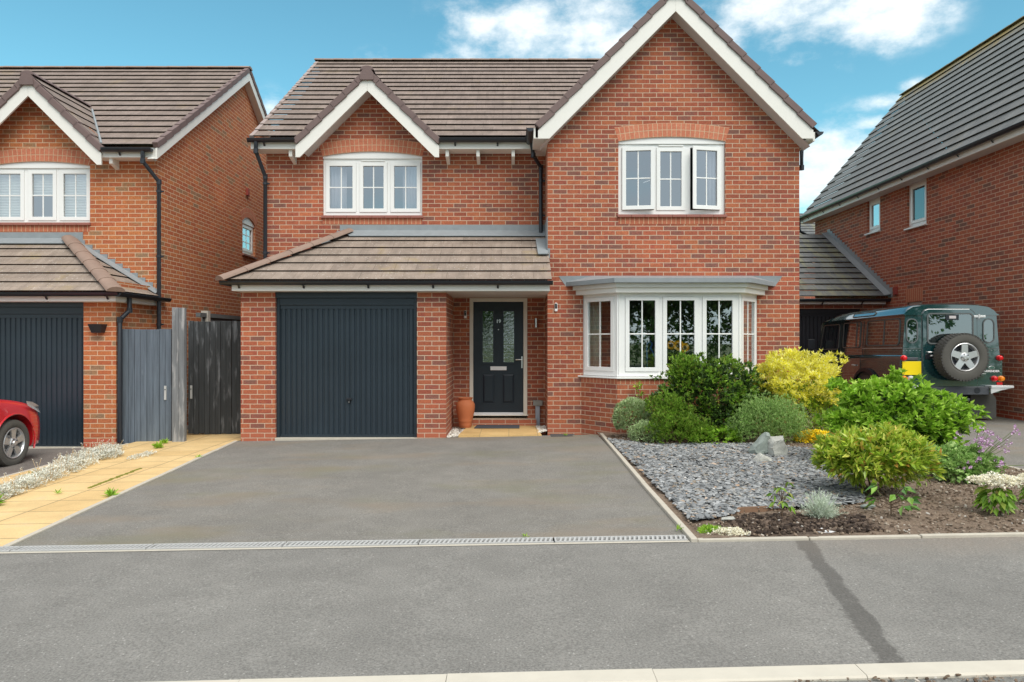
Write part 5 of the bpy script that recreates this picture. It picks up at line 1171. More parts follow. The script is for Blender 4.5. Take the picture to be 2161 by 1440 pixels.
for y in (1.34, 2.22, 3.16):
    mb = MB(); mb.prism([(-.849,y,.56),(-.849,y,1.03),(-.805,y,1.13),(-.764,y,1.74),(-.75,y,1.74),(-.79,y,1.13),(-.83,y,1.03),(-.83,y,.56)], (0,.010,0)); lb(mb, 'door_seam', m_slot, V)
for y in (1.50, 2.38): mb = MB(); mb.tube([(-.865,y,.93),(-.865,y+.12,.93)], .013, 8); lb(mb, 'door_handle', m_chrome, V)
mb = MB(); mb.box(-.812,-.80,.02,1.33,1.235,1.243); lb(mb, 'side_moulding', m_chrome, V)
mb = MB(); mb.tube([(-.82,3.12,1.18),(-.92,3.18,1.22),(-.95,3.2,1.33)], .012, 6); mb.box(-1.04,-.90,3.16,3.20,1.24,1.44); lb(mb, 'door_mirror', m_black, V, bevel=.015)
# rear cabin contents: dark box so that the glass reads deep
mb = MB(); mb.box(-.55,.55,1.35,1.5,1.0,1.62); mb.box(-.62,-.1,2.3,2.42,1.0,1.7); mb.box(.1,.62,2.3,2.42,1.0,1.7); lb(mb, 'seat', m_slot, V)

C = root('hatchback', (-7.49, 9.47, -.205), 'red hatchback nosed towards the left garage door, only its front corner in view', 'car')
def cs(y, zl, zb, zc, hw, roof=None, rw=.6):
    pts = [(hw*.93,zl),(hw*.99,zl+.10),(hw,zl+.26),(hw*1.0,(zl+zb)/2+.08),(hw*.985,zb-.04),(hw*.93,zb)]
    pts += [(hw*.90,zb+.02),(rw if roof else hw*.72,roof or zc-.02),((rw*.8 if roof else hw*.4),(roof+.04) if roof else zc),(0,(roof+.05) if roof else zc+.012)]
    return [(x,y,z) for x,z in pts]+[(-x,y,z) for x,z in pts[::-1][1:]]
st = [cs(.80,.22,.46,.52,.50), cs(.76,.17,.54,.58,.68), cs(.66,.15,.66,.69,.78), cs(.50,.15,.755,.775,.84), cs(.30,.16,.82,.85,.868), cs(0,.17,.88,.92,.875), cs(-.45,.17,.93,.99,.875), cs(-.80,.17,.95,1.02,.875,1.05,.72),
      cs(-1.45,.17,.96,1.0,.875,1.38,.60), cs(-2.0,.17,.98,1.0,.875,1.44,.60), cs(-2.9,.17,1.0,1.0,.875,1.40,.58), cs(-3.3,.2,1.0,1.0,.84,1.15,.62), cs(-3.42,.3,.80,.85,.76)]
mb = MB(); N = len(st[0]); vs = [p for s_ in st for p in s_]
mb.mesh(vs, [(i*N+k, i*N+k+1, (i+1)*N+k+1, (i+1)*N+k) for i in range(len(st)-1) for k in range(N-1)]+[(i*N+N-1, i*N, (i+1)*N, (i+1)*N+N-1) for i in range(len(st)-1)]+[tuple(range(N)), tuple(range((len(st)-1)*N, len(st)*N))])
body = lb(mb, 'body', m_red, C)
bm = bmesh.new(); bm.from_mesh(body.data); bmesh.ops.remove_doubles(bm, verts=bm.verts, dist=1e-5); bmesh.ops.recalc_face_normals(bm, faces=bm.faces); bm.to_mesh(body.data); bm.free()
md = body.modifiers.new('s','SUBSURF'); md.levels = 2; md.render_levels = 2; md.subdivision_type = 'CATMULL_CLARK'
cuts = []
for yy in (0, -2.55):
    mb = MB(); mb.tube([(-1.2,yy,.315),(1.2,yy,.315)], .385, 40); c_ = lb(mb, 'cut', m_slot, None); cuts.append(c_)
    bm = bmesh.new(); bm.from_mesh(c_.data); bmesh.ops.recalc_face_normals(bm, faces=bm.faces); bm.to_mesh(c_.data); bm.free()
    b_ = body.modifiers.new('b','BOOLEAN'); b_.object = c_; b_.operation = 'DIFFERENCE'; c_.matrix_world = Matrix.Translation(C.location)
bpy.context.view_layer.update()
dg = bpy.context.evaluated_depsgraph_get(); me = bpy.data.meshes.new_from_object(body.evaluated_get(dg)); body.modifiers.clear(); body.data = me; me.name = 'body'
if not me.materials: me.materials.append(m_red)
for c_ in cuts: bpy.data.objects.remove(c_)
shade_auto(body, 35)
for yy in (0, -2.55):
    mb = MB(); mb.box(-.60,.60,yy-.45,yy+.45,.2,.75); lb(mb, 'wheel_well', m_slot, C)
    for s_ in (-1, 1):
        wheel(C, (lambda a, b, h, s_=s_, yy=yy: Vector((s_*(.865+h), yy+a, .315+b))), .315, .20, .205, 5, 'wheel', double=True)
        mb = MB(); pts = [Vector((s_*.872, yy+.39*math.cos(R(a)), .315+.39*math.sin(R(a)))) for a in range(-18, 199, 9)]
        mb.tube(pts, .012, 6); lb(mb, 'arch_trim', m_red if True else m_black, C)
for s_ in (-1, 1):
    mb = MB(); hp = [(.885,.18,.86),(.86,.34,.835),(.80,.56,.765),(.72,.67,.715),(.74,.685,.655),(.83,.56,.66),(.872,.36,.73),(.888,.2,.80)]
    ce = Vector((s_*.80,.42,.75)); vs = [Vector((s_*(x+.006),y+.006,z)) for x,y,z in hp]; mb.mesh(vs+[ce+Vector((s_*.035,.015,.01))], [(i,(i+1)%8,8) for i in range(8)]); lb(mb, 'headlight', flat('headlight_lens', (.42,.44,.45), .15), C)
mb = MB(); mb.box(-.45,.45,.74,.815,.24,.44); lb(mb, 'grille', m_black, C, bevel=.01)

# ================================================================== PORCH ITEMS
mb = MB(); X0, X1 = -.80, .40
mb.prism([(X0-.03,11.02,-.1),(X1+.06,11.02,-.1),(X1,12.24,-.1),(X0+.05,12.24,-.1)], (0,0,.115)); pp = mb.build('porch_paving', m_porchslab); tag(pp, kind='structure')
def scatter_pebbles(name, polys, n, s0, s1, m, zf, label, cat, flatness=.6, dens=None):
    mb = MB()
    cnt = 0
    while cnt < n:
        poly = random.choice(polys); xs_ = [p[0] for p in poly]; ys_ = [p[1] for p in poly]
        x, y = random.uniform(min(xs_), max(xs_)), random.uniform(min(ys_), max(ys_))
        ins = False; j = len(poly)-1
        for i in range(len(poly)):
            if (poly[i][1] > y) != (poly[j][1] > y) and x < (poly[j][0]-poly[i][0])*(y-poly[i][1])/(poly[j][1]-poly[i][1])+poly[i][0]: ins = not ins
            j = i
        if not ins: continue
        if dens and not dens(x, y): continue
        cnt += 1; s = random.uniform(s0, s1); k = 5; a0 = random.uniform(0, 6.28)
        M3 = Matrix.Rotation(random.gauss(0,.22), 3, 'X') @ Matrix.Rotation(random.gauss(0,.22), 3, 'Y'); ex = random.uniform(1.0,1.9)
        rr_ = [random.uniform(.6,1.1) for _ in range(k)]; th = s*flatness*random.uniform(.5,1.2); c = Vector((x, y, zf(x,y)+random.uniform(.0,.012)))
        Rz = Matrix.Rotation(random.uniform(0,6.28), 3, 'Z')
        lo = [Vector((math.cos(a0+6.283*i/k)*s*rr_[i]*ex, math.sin(a0+6.283*i/k)*s*rr_[i], 0)) for i in range(k)]
        hi = [Vector((p.x*.8, p.y*.8, th)) for p in lo]
        mb.mesh([c+M3@(Rz@p) for p in lo+hi], [tuple(range(k,2*k))]+[(i,(i+1)%k,(i+1)%k+k,i+k) for i in range(k)])
    return tag(mb.build(name, m), label, cat, kind='stuff')
scatter_pebbles('white_pebbles', [[(-1.01,11.02),(-.84,11.02),(-.78,12.2),(-1.01,12.2)],[(.42,11.3),(.575,11.62),(.575,12.2),(.41,12.2)],[(.42,11.3),(.575,11.62),(.575,12.2),(.41,12.2)]], 800, .010, .019, m_pebble, lambda x,y: gz(x)-.0, 'small white decorative pebbles beside the buff porch slabs', 'pebbles', .8)
mb = MB(); mb.prism([(-.63,11.80,.018),(.125,11.80,.018),(.13,12.20,.018),(-.60,12.20,.018)], (0,0,.014)); tag(mb.build('doormat', m_matm, bevel=.004), 'grey doormat lying on the buff slabs before the front door', 'doormat')
ur = MB(); s_ = 1.0; prof = [(0,0),(.098,0),(.105,.03),(.108,.035),(.107,.05),(.118,.10),(.121,.105),(.120,.115),(.135,.19),(.152,.27),(.160,.34),(.158,.385),(.145,.42),(.118,.445),(.108,.46),(.108,.47),(.122,.485),(.128,.495),(.124,.50),(.108,.497),(.095,.47),(.095,.40)]
ur.lathe(prof, (-.785,11.98,.018), seg=40); tag(shade_auto(ur.build('urn', m_terra), 60), 'tall terracotta urn standing on the porch slabs left of the front door', 'urn')
mb = MB(); mb.box(.60,.98,10.9,11.2,-.03,.006); tag(mb.build('utility_cover', flat('dark_cover',(.075,.075,.075),.8)), 'small dark grey cover set flush in the tarmac beside the porch', 'cover')
# bay window: sunflowers in a vase, blue figure
SF = root('sunflower_vase', (2.60,11.22,.925), 'vase of yellow sunflowers standing on the sill inside the bay window', 'flowers')
mb = MB(); mb.lathe([(0,0),(.05,0),(.06,.08),(.045,.17),(.05,.2)], (2.60,11.22,.925)); mb.build('vase', m_white, SF, smooth=True)
m_petal = island('sunflower_petals', [(0,(.90,.42,.01)),(1,(.95,.60,.02))], .6); m_brown = flat('sunflower_centre', (.07,.03,.012), .9)
m_fcen = m_brown
for (dx, dz, r_, dy) in ((.0,.425,.085,-.10),(.10,.39,.08,-.06),(-.10,.43,.075,-.03)):
    c = Vector((2.605+dx, 11.22+dy, .975+dz)); mb = MB()
    for k in range(34):
        a = 2*math.pi*k/17+(.18 if k > 16 else 0); l = r_*random.uniform(.9,1.05); q = Vector((math.cos(a),0,math.sin(a))); t_ = Vector((-math.sin(a),0,math.cos(a))); y_ = Vector((0,-.012-.006*(k > 16),0))
        mb.mesh([c+q*l*.25, c+q*l*.65+t_*.022+y_, c+q*l+y_*.3, c+q*l*.65-t_*.022+y_], [(0,1,2),(0,2,3)])
    pb = mb.build('petals', m_petal, SF)
    mb = MB(); mb.tube([c+Vector((0,-.018,0)), c+Vector((0,.01,0))], r_*.42, 18); mb.build('flower_centre', m_brown, SF)
    mb = MB(); mb.tube([c+Vector((0,.005,0)), c+Vector((-dx*.5,.03-dy*.5,-.15)), (2.60,11.22,1.1)], .006, 6); mb.build('stem', m_stemg, SF)
mb = MB(); bx0 = Vector((2.12, 11.16, 1.27))
mb.tube([bx0+Vector(p) for p in ((0,0,-.06),(-.005,0,.06),(.0,0,.16),(.05,0,.19),(.085,0,.15),(.05,0,.09),(.09,0,.03),(.115,0,-.05))], .010, 8); mb.tube([bx0+Vector((0,0,-.06)), (2.12,11.16,.92)], .005, 6)
tag(mb.build('blue_ornament', flat('blue_ornament_paint',(.02,.14,.42),.4)), 'small blue looped ornament on a stalk inside the bay window', 'ornament')

# ================================================================== GARDEN
SLATE = [(1.42,5.60),(1.40,10.35),(1.9,9.7),(2.6,9.72),(3.35,9.62),(3.95,8.95),(3.75,7.6),(3.25,6.6),(3.05,6.12),(2.45,6.02),(1.95,5.98),(1.72,5.75)]
def soilh(x, y): return gz(x)+.012+.022*noise.noise(Vector((x*2.2,y*2.2,0)))+.010*noise.noise(Vector((x*9,y*9,3)))+.02*max(0,1-((x-2.2)**2/.5+(y-5.55)**2/.08))
mb = MB(); NX, NY = 110, 150; x0, x1, y0, y1 = 1.345, 5.41, 5.175, 11.55
vs = []
for j in range(NY+1):
    for i in range(NX+1):
        x = x0+(x1-x0)*i/NX; y = y0+(y1-y0)*(j/NY)**1.2; vs.append((x, y, soilh(x,y)))
mb.mesh(vs, [(j*(NX+1)+i, j*(NX+1)+i+1, (j+1)*(NX+1)+i+1, (j+1)*(NX+1)+i) for j in range(NY) for i in range(NX)])
tag(mb.build('soil', m_soil, smooth=True), kind='structure')
mb = MB(); mb.box(5.0, 5.41, 11.5, 16.4, -.1, gz(5.2)+.01); tag(mb.build('soil', m_soil), kind='structure')
def inpoly(x, y, poly):
    ins = False; j = len(poly)-1
    for i in range(len(poly)):
        if (poly[i][1] > y) != (poly[j][1] > y) and x < (poly[j][0]-poly[i][0])*(y-poly[i][1])/(poly[j][1]-poly[i][1])+poly[i][0]: ins = not ins
        j = i
    return ins
mb = MB(); o_ = MB(); c0 = (2.5, 7.8)
vs = [(x, y, gz(x)+.034) for x, y in SLATE]; o_.face([( c0[0]+(x-c0[0])*.985, c0[1]+(y-c0[1])*.985, z) for x,y,z in vs]); tag(o_.build('slate_bed', flat('dark_slate_bed',(.07,.08,.085),.9,.4,14,bump=.8)), kind='structure')
scatter_pebbles('slate_chippings', [SLATE], 17000, .009, .029, m_slate, lambda x,y: gz(x)+.034, 'blue grey slate chippings covering the bed between driveway and shrubs', 'slate chippings', .22)
BED = [(1.40,5.22),(5.38,5.22),(5.38,9.5),(1.5,10.9)]
scatter_pebbles('soil_crumbs', [BED], 7000, .005, .013, m_clod, soilh, 'dry brown soil crumbs and small stones across the planting bed', 'soil', .9, lambda x,y: not inpoly(x,y,SLATE))
scatter_pebbles('damp_soil_clods', [[(1.75,5.28),(2.75,5.28),(2.8,5.7),(2.0,5.9),(1.7,5.6)]], 900, .008, .022, m_clodd, soilh, 'dark damp soil clods round the newly planted seedling', 'soil', .9)

def leafset(mb, items, fold=.18, mi=0):
    for (p, d, l, w) in items:
        s = d.cross(Vector((random.gauss(0,.5), random.gauss(0,.5), 1)))
        if s.length < 1e-4: s = Vector((1,0,0))
        s.normalize(); n = s.cross(d); b = len(mb.v); m = p+d*(l*.45)+n*(w*fold)
        mb.v += [tuple(p), tuple(m+s*(w/2)), tuple(p+d*l-n*(l*.08)), tuple(m-s*(w/2))]
        mb.f += [(b,b+1,b+2),(b,b+2,b+3)]; mb.mi += [mi, mi]
def rdir():
    while True:
        v = Vector((random.uniform(-1,1),random.uniform(-1,1),random.uniform(-1,1)))
        if .05 < v.length < 1: return v.normalized()
def crown(c, r, n, k, l, w, up=.35, spread=.55, lump=.28, lf=2.4, shell=.30, seed=0, zmin=-.55, inner=.25, pred=None, tipbias=0):
    """leaf shoots spread through an uneven crown; c centre, r radii"""
    out = []; c = Vector(c); sv = Vector((seed*3.1, seed*1.7, seed*.9)); i = 0
    while i < n:
        d = rdir()
        if d.z < zmin: continue
        i += 1; rad = 1+lump*noise.noise(d*lf+sv)*1.6+lump*.35*noise.noise(d*lf*3+sv)
        rad *= (random.uniform(.45,.8) if random.random() < inner else 1-shell*random.random()**1.6)
        p = c+Vector((d.x*r[0], d.y*r[1], d.z*r[2]))*rad
        if pred and not pred(p): continue
        o = Vector((d.x/r[0], d.y/r[1], d.z/r[2])).normalized(); ax = (o+Vector((0,0,up))).normalized()
        for j in range(k):
            dd = (ax+rdir()*spread*1.4).normalized(); s = random.uniform(.7,1.2)
            out.append((p+rdir()*l*.25, dd, l*s, w*s))
    return out
def stems(c, base, tips, r0, m, par, name='stems', n=5):
    mb = MB(); c = Vector(c)
    for t in tips:
        t = Vector(t); mid = (c+t)/2+Vector((random.gauss(0,.03),random.gauss(0,.03),random.uniform(0,.05))); mb.tube([c+Vector((random.gauss(0,.02),random.gauss(0,.02),0)), mid, t], [r0, r0*.7, r0*.3], 6)
    return mb.build(name, m, par)
def shrub(name, label, x, y, r, mats, n, k, l, w, cz=None, z0=None, **kw):
    z0 = soilh(x,y) if z0 is None else z0; rt = root(name, (x,y,z0), label, 'shrub', kw.pop('group', None)); cz = r[2]*.9 if cz is None else cz
    c = (x, y, z0+cz); mb = MB(); leafset(mb, crown(c, r, n, k, l, w, **kw)); mb.build('foliage', mats, rt)
    tips = [Vector(c)+Vector((d.x*r[0],d.y*r[1],d.z*r[2]))*.75 for d in [rdir() for _ in range(9)] if d.z > -.2]
    stems((x,y,z0-.02), None, tips, .012, m_stem, rt); return rt
shrub('hebe_bush', 'round sage green dome shrub against the brick below the bay window', 1.80, 10.55, (.285,.27,.29), m_lf_sage, 2200, 5, .032, .013, cz=.30, up=.3, spread=.4, lump=.08, shell=.12, seed=1)
shrub('hebe_bush', 'small low sage green dome shrub just below the larger round one', 1.90, 10.05, (.235,.2,.17), m_lf_sage, 1200, 5, .03, .012, cz=.12, up=.3, spread=.4, lump=.12, shell=.15, seed=2)
rt = shrub('evergreen_shrub', 'large dark glossy evergreen shrub standing in front of the bay window', 2.83, 10.32, (.72,.46,.58), m_lf_dark, 2500, 5, .062, .032, cz=.56, lump=.36, seed=3, up=.5, zmin=-.8)
mb = MB(); leafset(mb, crown((2.50,10.25,.98), (.24,.22,.30), 480, 5, .05, .022, up=.9, spread=.4, seed=5)); leafset(mb, crown((2.85,10.3,.58),(.69,.48,.63), 850, 6, .058, .027, up=.6, spread=.5, lump=.26, shell=.02, inner=0, seed=3)); mb.build('young_foliage', m_lf_hebe, rt)
rt = shrub('heath_shrub', 'bright green spiky low shrub at the foot of the dark evergreen', 2.32, 9.86, (.40,.30,.26), m_lf_hebe, 1500, 7, .040, .011, cz=.18, up=.8, spread=.45, lump=.35, lf=3.2, seed=6)
mb = MB(); leafset(mb, crown((2.24,9.98,.50), (.26,.22,.24), 700, 7, .038, .010, up=1.1, spread=.4, lump=.4, lf=3.5, seed=7)); leafset(mb, crown((2.04,10.15,.54),(.14,.13,.14), 260, 6, .035, .010, up=1, spread=.4, seed=8)); mb.build('foliage', m_lf_hebe, rt)
mb = MB(); leafset(mb, crown((2.80,9.85,.13), (.42,.2,.15), 260, 5, .06, .03, up=.8, spread=.5, lump=.3, seed=9)); rt = root('creeping_plant', (2.8,9.85,.03), 'loose clump of fresh green leaves at the edge of the slate under the evergreen', 'plant'); mb.build('foliage', m_lf_lime, rt)
rt = root('climbing_plant', (1.93,10.92,.0), 'thin upright leafy stem against the brick under the bay sill', 'plant'); mb = MB()
for i in range(60): z = .12+.72*random.random()**.8; leafset(mb, [(Vector((1.95+random.gauss(0,.035),10.90+random.gauss(0,.02),z)), (rdir()+Vector((0,-.3,.5))).normalized(), .07, .035)])
mb.build('foliage', m_lf_lime, rt); mb = MB(); mb.tube([(1.93,10.92,0),(1.95,10.9,.5),(1.94,10.9,.84)], [.008,.006,.003], 6); mb.build('stems', m_stemg, rt)
rt = shrub('dark_shrub', 'dark green shrub with reddish stems behind, between evergreen and golden bush', 3.62, 10.62, (.26,.25,.42), m_lf_dark, 700, 5, .06, .03, cz=.5, lump=.3, seed=10)
rt = shrub('golden_shrub', 'bright golden yellow leaved bush at the right corner of the house', 4.22, 10.55, (.62,.48,.50), m_lf_yel, 2300, 6, .058, .022, cz=.68, lump=.34, seed=11, up=.7, spread=.55, zmin=-.35, inner=.1, shell=.15)
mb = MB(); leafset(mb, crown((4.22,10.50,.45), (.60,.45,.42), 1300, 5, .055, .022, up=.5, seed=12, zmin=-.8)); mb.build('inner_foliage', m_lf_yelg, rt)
rt = shrub('feathery_shrub', 'soft grey green feathery bush behind the three rocks', 3.52, 9.78, (.52,.26,.36), m_lf_feather, 2600, 7, .034, .008, cz=.28, up=1.5, spread=.5, lump=.26, lf=3, seed=13)
mb = MB()
for i in range(85):
    x = 3.52+random.gauss(.08,.24); y = 9.78+random.gauss(0,.12); h = random.uniform(.45,.68)*(1-.5*((x-3.6)/.6)**2)
    for j in range(30): z = .1+h*j/30; leafset(mb, [(Vector((x+random.gauss(0,.010),y+random.gauss(0,.010),z)), (rdir()+Vector((0,0,.8))).normalized(), .03, .008)])
mb.build('upright_shoots', m_lf_feather, rt)
rt = root('yellow_flower_clump', (4.22,9.85,.06), 'low cushion of bright yellow flowers beside the feathery bush', 'flowers'); mb = MB()
leafset(mb, crown((4.22,9.85,.09), (.30,.24,.13), 900, 4, .026, .018, up=1.2, lump=.15, shell=.1, inner=0, seed=14, zmin=-.1), .05); mb.build('flowers', m_fl_yel, rt)
mb = MB(); leafset(mb, crown((4.22,9.85,.06), (.29,.24,.12), 700, 4, .03, .01, up=.8, seed=15)); mb.build('foliage', m_lf_yelg, rt)
rt = shrub('lime_shrub', 'large loose lime green shrub in front of the off road vehicle', 4.30, 7.95, (.72,.50,.44), m_lf_lime, 2100, 6, .072, .042, cz=.46, lump=.34, lf=2.6, seed=16, up=.45, spread=.7, zmin=-.8)
mb = MB()
for (dx, dy, dz, r_) in ((-.66,.05,.94,.07),(-.28,0,.93,.09),(.02,-.1,.92,.09),(-.5,0,.80,.13),(.34,0,.76,.12),(-.02,.05,.98,.06)):
    leafset(mb, crown((4.30+dx,7.95+dy,.02+dz), (r_,r_,r_), 26, 6, .075, .04, up=.8, spread=.7, seed=dx))
mb.build('tip_shoots', m_lf_lime, rt)
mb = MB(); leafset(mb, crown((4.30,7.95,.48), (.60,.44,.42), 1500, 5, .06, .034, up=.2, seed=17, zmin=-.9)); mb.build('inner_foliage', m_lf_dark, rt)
rt = shrub('azalea_bush', 'spreading yellow green glossy bush in front of the lime shrub', 3.32, 6.52, (.50,.36,.22), m_lf_olive, 820, 8, .088, .030, cz=.36, lump=.22, lf=2.8, seed=18, up=.9, spread=.75, zmin=-.5, shell=.4)
mb = MB(); leafset(mb, crown((3.50,6.55,.42), (.22,.2,.18), 170, 8, .09, .032, up=1.0, spread=.7, seed=19)); leafset(mb, crown((3.32,6.55,.33), (.44,.32,.18), 420, 6, .06, .022, up=.3, seed=20, zmin=-.9)); mb.build('inner_foliage', [m_lf_olive], rt)
# mallow with mauve flowers
rt = root('mallow_plant', (4.55,7.05,.06), 'airy mallow with mauve flowers beside the lime shrub and right driveway', 'plant')
mb = MB(); leafset(mb, crown((4.52,7.1,.20), (.30,.26,.20), 800, 4, .045, .036, up=.4, lump=.3, seed=21)); mb.build('foliage', m_lf_feather, rt)
ms = MB(); mf = MB()
for i in range(34):
    a = random.uniform(-1.2, 1.9); tip = Vector((4.62+random.gauss(.08,.17), 7.05+random.gauss(0,.12), random.uniform(.22,.68)-.1*random.random()))
    ms.tube([(4.52,7.1,.05),(Vector((4.52,7.1,.05))+tip)/2+Vector((.02,0,.08)), tip], [.005,.004,.002], 5)
    for k in range(4):
        c = tip+rdir()*.035
        for j in range(5):
            q = 2*math.pi*j/5; dd = Vector((math.cos(q),-.6,math.sin(q))).normalized(); leafset(mf, [(c, dd, .022, .018)])
ms.build('stems', m_stemg, rt); mf.build('flowers', m_fl_pink, rt)
# cream flower clumps
def cream(x, y, s, label):
    rt = root('cream_flower_clump', (x,y,soilh(x,y)), label, 'flowers', 'cream flowering clumps on the bare soil'); z = soilh(x,y)
    mb = MB()
    for i in range(120):
        a = random.uniform(0,6.28); q = random.uniform(.3,1)*.11*s; p = Vector((x+math.cos(a)*q, y+math.sin(a)*q, z+random.uniform(.06,.21)*s)); d = (Vector((math.cos(a),math.sin(a),-.5-.5*random.random()))).normalized()
        leafset(mb, [(p, d, .085*s, .045*s)])
    mb.build('foliage', m_lf_hebe, rt); mb = MB()
    for i in range(34):
        a = random.uniform(0,6.28); q = math.sqrt(random.random())*.18*s; c = Vector((x+math.cos(a)*q, y+math.sin(a)*q*.8, z+(.285-1.5*q*q)*s+random.uniform(-.02,.02)))
        for j in range(44): d = rdir(); d.z = abs(d.z); leafset(mb, [(c+Vector((d.x*.036,d.y*.036,d.z*.026))*s, (d+rdir()*.5).normalized(), .020*s, .018*s)])
    mb.build('flowers', m_fl_white, rt)
cream(3.93, 5.78, 1.0, 'clump of cream flower heads over drooping green leaves on the soil'); cream(4.47, 6.05, .8, 'second cream flower clump, half cut off by the right photo edge')
rt = root('silver_lavender', (2.46,5.66,.04), 'small silver grey lavender bush on the freshly dug soil', 'plant'); mb = MB()
for i in range(230):
    a = random.uniform(0,6.28); e = random.uniform(.35,1.5); d = Vector((math.cos(a)*math.cos(e), math.sin(a)*math.cos(e), math.sin(e))); h = random.uniform(.14,.23)*(1.12 if e > 1 else .95); c = Vector((2.46,5.66,.04))
    for j in range(16): leafset(mb, [(c+d*h*(.25+.75*j/16)+rdir()*.003, (d*1.1+rdir()*.7).normalized(), .024, .0045)])
mb.build('foliage', m_lf_silver, rt)
def sapling(name, x, y, h, m, label, nl, ll, lw, spread, arch_=0.5):
    z = soilh(x,y); rt = root(name, (x,y,z), label, 'plant'); ms = MB(); ml_ = MB()
    for k in range(nl):
        a = 2.4*k+random.uniform(-.3,.3); hh = h*(.25+.75*(k+1)/nl); b0 = Vector((x,y,z+hh*.55)); tip = Vector((x+math.cos(a)*spread*random.uniform(.5,1), y+math.sin(a)*spread*.7, z+hh))
        ms.tube([(x,y,z), b0, tip], [.005,.004,.002], 5)
        for j in range(3):
            d = (Vector((math.cos(a+j-1),math.sin(a+j-1),-arch_))+rdir()*.3).normalized(); leafset(ml_, [(tip+rdir()*.01, d, ll*random.uniform(.8,1.1), lw)])
    ms.build('stems', m_stem, rt); ml_.build('leaves', m, rt); return rt
sapling('seedling', 2.15, 5.66, .29, m_lf_hebe, 'thin young plant with drooping leaves beside the silver lavender', 9, .075, .028, .07, .7)
m_lf_gloss = L('glossy_laurel_leaves', [(0,(.03,.10,.02)),(.5,(.09,.24,.03)),(1,(.24,.42,.06))], .15, .22, .6)
sapling('laurel_seedling', 3.05, 5.72, .25, m_lf_gloss, 'young glossy leaved laurel on the soil under the azalea bush', 11, .105, .052, .17, .35)
rt = root('stonecrop_patch', (1.56,5.33,.02), 'low cream and green stonecrop patch at the front corner of the bed', 'plant'); mb = MB()
leafset(mb, crown((1.60,5.33,.02), (.17,.085,.035), 900, 3, .016, .009, up=1, seed=22, zmin=-.1, shell=.1)); mb.build('flowers', m_fl_white, rt)
mb = MB(); leafset(mb, crown((1.50,5.36,.02), (.11,.07,.04), 300, 4, .028, .008, up=1, seed=23, zmin=-.1)); mb.build('foliage', m_lf_lime, rt)
# rocks
def rock(x, y, r, m, label, seed, tilt=(0,0,0)):
    bm = bmesh.new(); bmesh.ops.create_icosphere(bm, subdivisions=3, radius=1); Rm = Matrix.Rotation(tilt[0],3,'X') @ Matrix.Rotation(tilt[1],3,'Y') @ Matrix.Rotation(tilt[2],3,'Z')
    planes = []; rs = random.Random(seed)
    for i in range(13):
        d = Vector((rs.gauss(0,1),rs.gauss(0,1),rs.gauss(0,1))).normalized(); planes.append((d, rs.uniform(.42,.74)))
    for v in bm.verts:
        c = v.co.copy()
        for d, k in planes:
            t = c.dot(d)
            if t > k: c -= d*(t-k)
        c += v.co*.05*noise.noise(v.co*3+Vector((seed,0,0)))
        v.co = Rm @ Vector((c.x*r[0], c.y*r[1], c.z*r[2]))
    lo = min(v.co.z for v in bm.verts)
    me = bpy.data.meshes.new('rock'); bm.to_mesh(me); bm.free(); me.materials.append(m); o = bpy.data.objects.new('rock', me); S.collection.objects.link(o)
    o.location = (x, y, gz(x)+.03-lo*.86-.0); return tag(o, label, 'rock', 'rocks on the slate bed')
def outline_rock(pts, Y, dep, m, label, seed, lean=.03):
    rs = random.Random(seed); bm = bmesh.new(); bs = max(b for a, b in pts); ac = sum(a for a, b in pts)/len(pts); W = [P((ac+(a-ac)*1.1)/7.2+1400, (bs+(b-bs)*1.12)/7.2+857, Y) for a, b in pts]; c = sum(W, Vector())/len(W)
    for q in W:
        for (k, dy) in ((.80+rs.uniform(-.08,.05), -dep), (1.0, -dep*.25+rs.uniform(-.02,.02)), (.97, dep*.45), (.7, dep)):
            bm.verts.new(Vector((c.x+(q.x-c.x)*k, q.y+dy+(q.z-c.z)*lean, c.z+(q.z-c.z)*k)))
    for q in W: bm.verts.new((c.x+(q.x-c.x)*.85, q.y+rs.uniform(-.5,.5)*dep, min(p.z for p in W)-.05))
    bmesh.ops.convex_hull(bm, input=bm.verts); bmesh.ops.delete(bm, geom=[v for v in bm.verts if not v.link_faces], context='VERTS')
    bmesh.ops.subdivide_edges(bm, edges=bm.edges, cuts=4, use_grid_fill=True)
    for v in bm.verts: v.co += Vector((noise.noise(v.co*9), noise.noise(v.co*9+Vector((5,0,0))), noise.noise(v.co*9+Vector((0,7,0)))))*.016+Vector((noise.noise(v.co*31),noise.noise(v.co*31+Vector((3,0,0))),noise.noise(v.co*31+Vector((0,4,0)))))*.008
    bmesh.ops.recalc_face_normals(bm, faces=bm.faces)
    me = bpy.data.meshes.new('rock'); bm.to_mesh(me); bm.free(); me.materials.append(m); o = bpy.data.objects.new('rock', me); S.collection.objects.link(o)
    return tag(shade_auto(o, 22), label, 'rock', 'rocks on the slate bed')
outline_rock([(1315,690),(1390,600),(1540,440),(1600,445),(1618,560),(1575,700),(1400,755)], 8.74, .09, m_rockg, 'tall greenish rock leaning to the right on the slate', 3)
outline_rock([(1600,560),(1625,515),(1795,480),(1845,700),(1838,785),(1620,785),(1588,640)], 8.66, .11, m_rockw, 'pale blocky rock standing right of the greenish one', 8)
outline_rock([(1330,905),(1395,800),(1480,738),(1645,830),(1655,885),(1600,915),(1370,918)], 8.27, .09, m_rockw, 'flat pale rock lying in front of the two standing rocks', 12)
def stone(x, y, r, m, label, seed): o = rock(x, y, r, m, label, seed); o.name = 'stone'; o['category'] = 'stone'; o['group'] = 'small stones in the soil'; o.location.z -= .01
stone(1.70, 5.62, (.065,.045,.032), m_rockw, 'small pale stone at the corner of the brown board', 21); stone(3.0, 5.98, (.07,.05,.035), m_rockg, 'smooth grey stone under the azalea bush', 22)
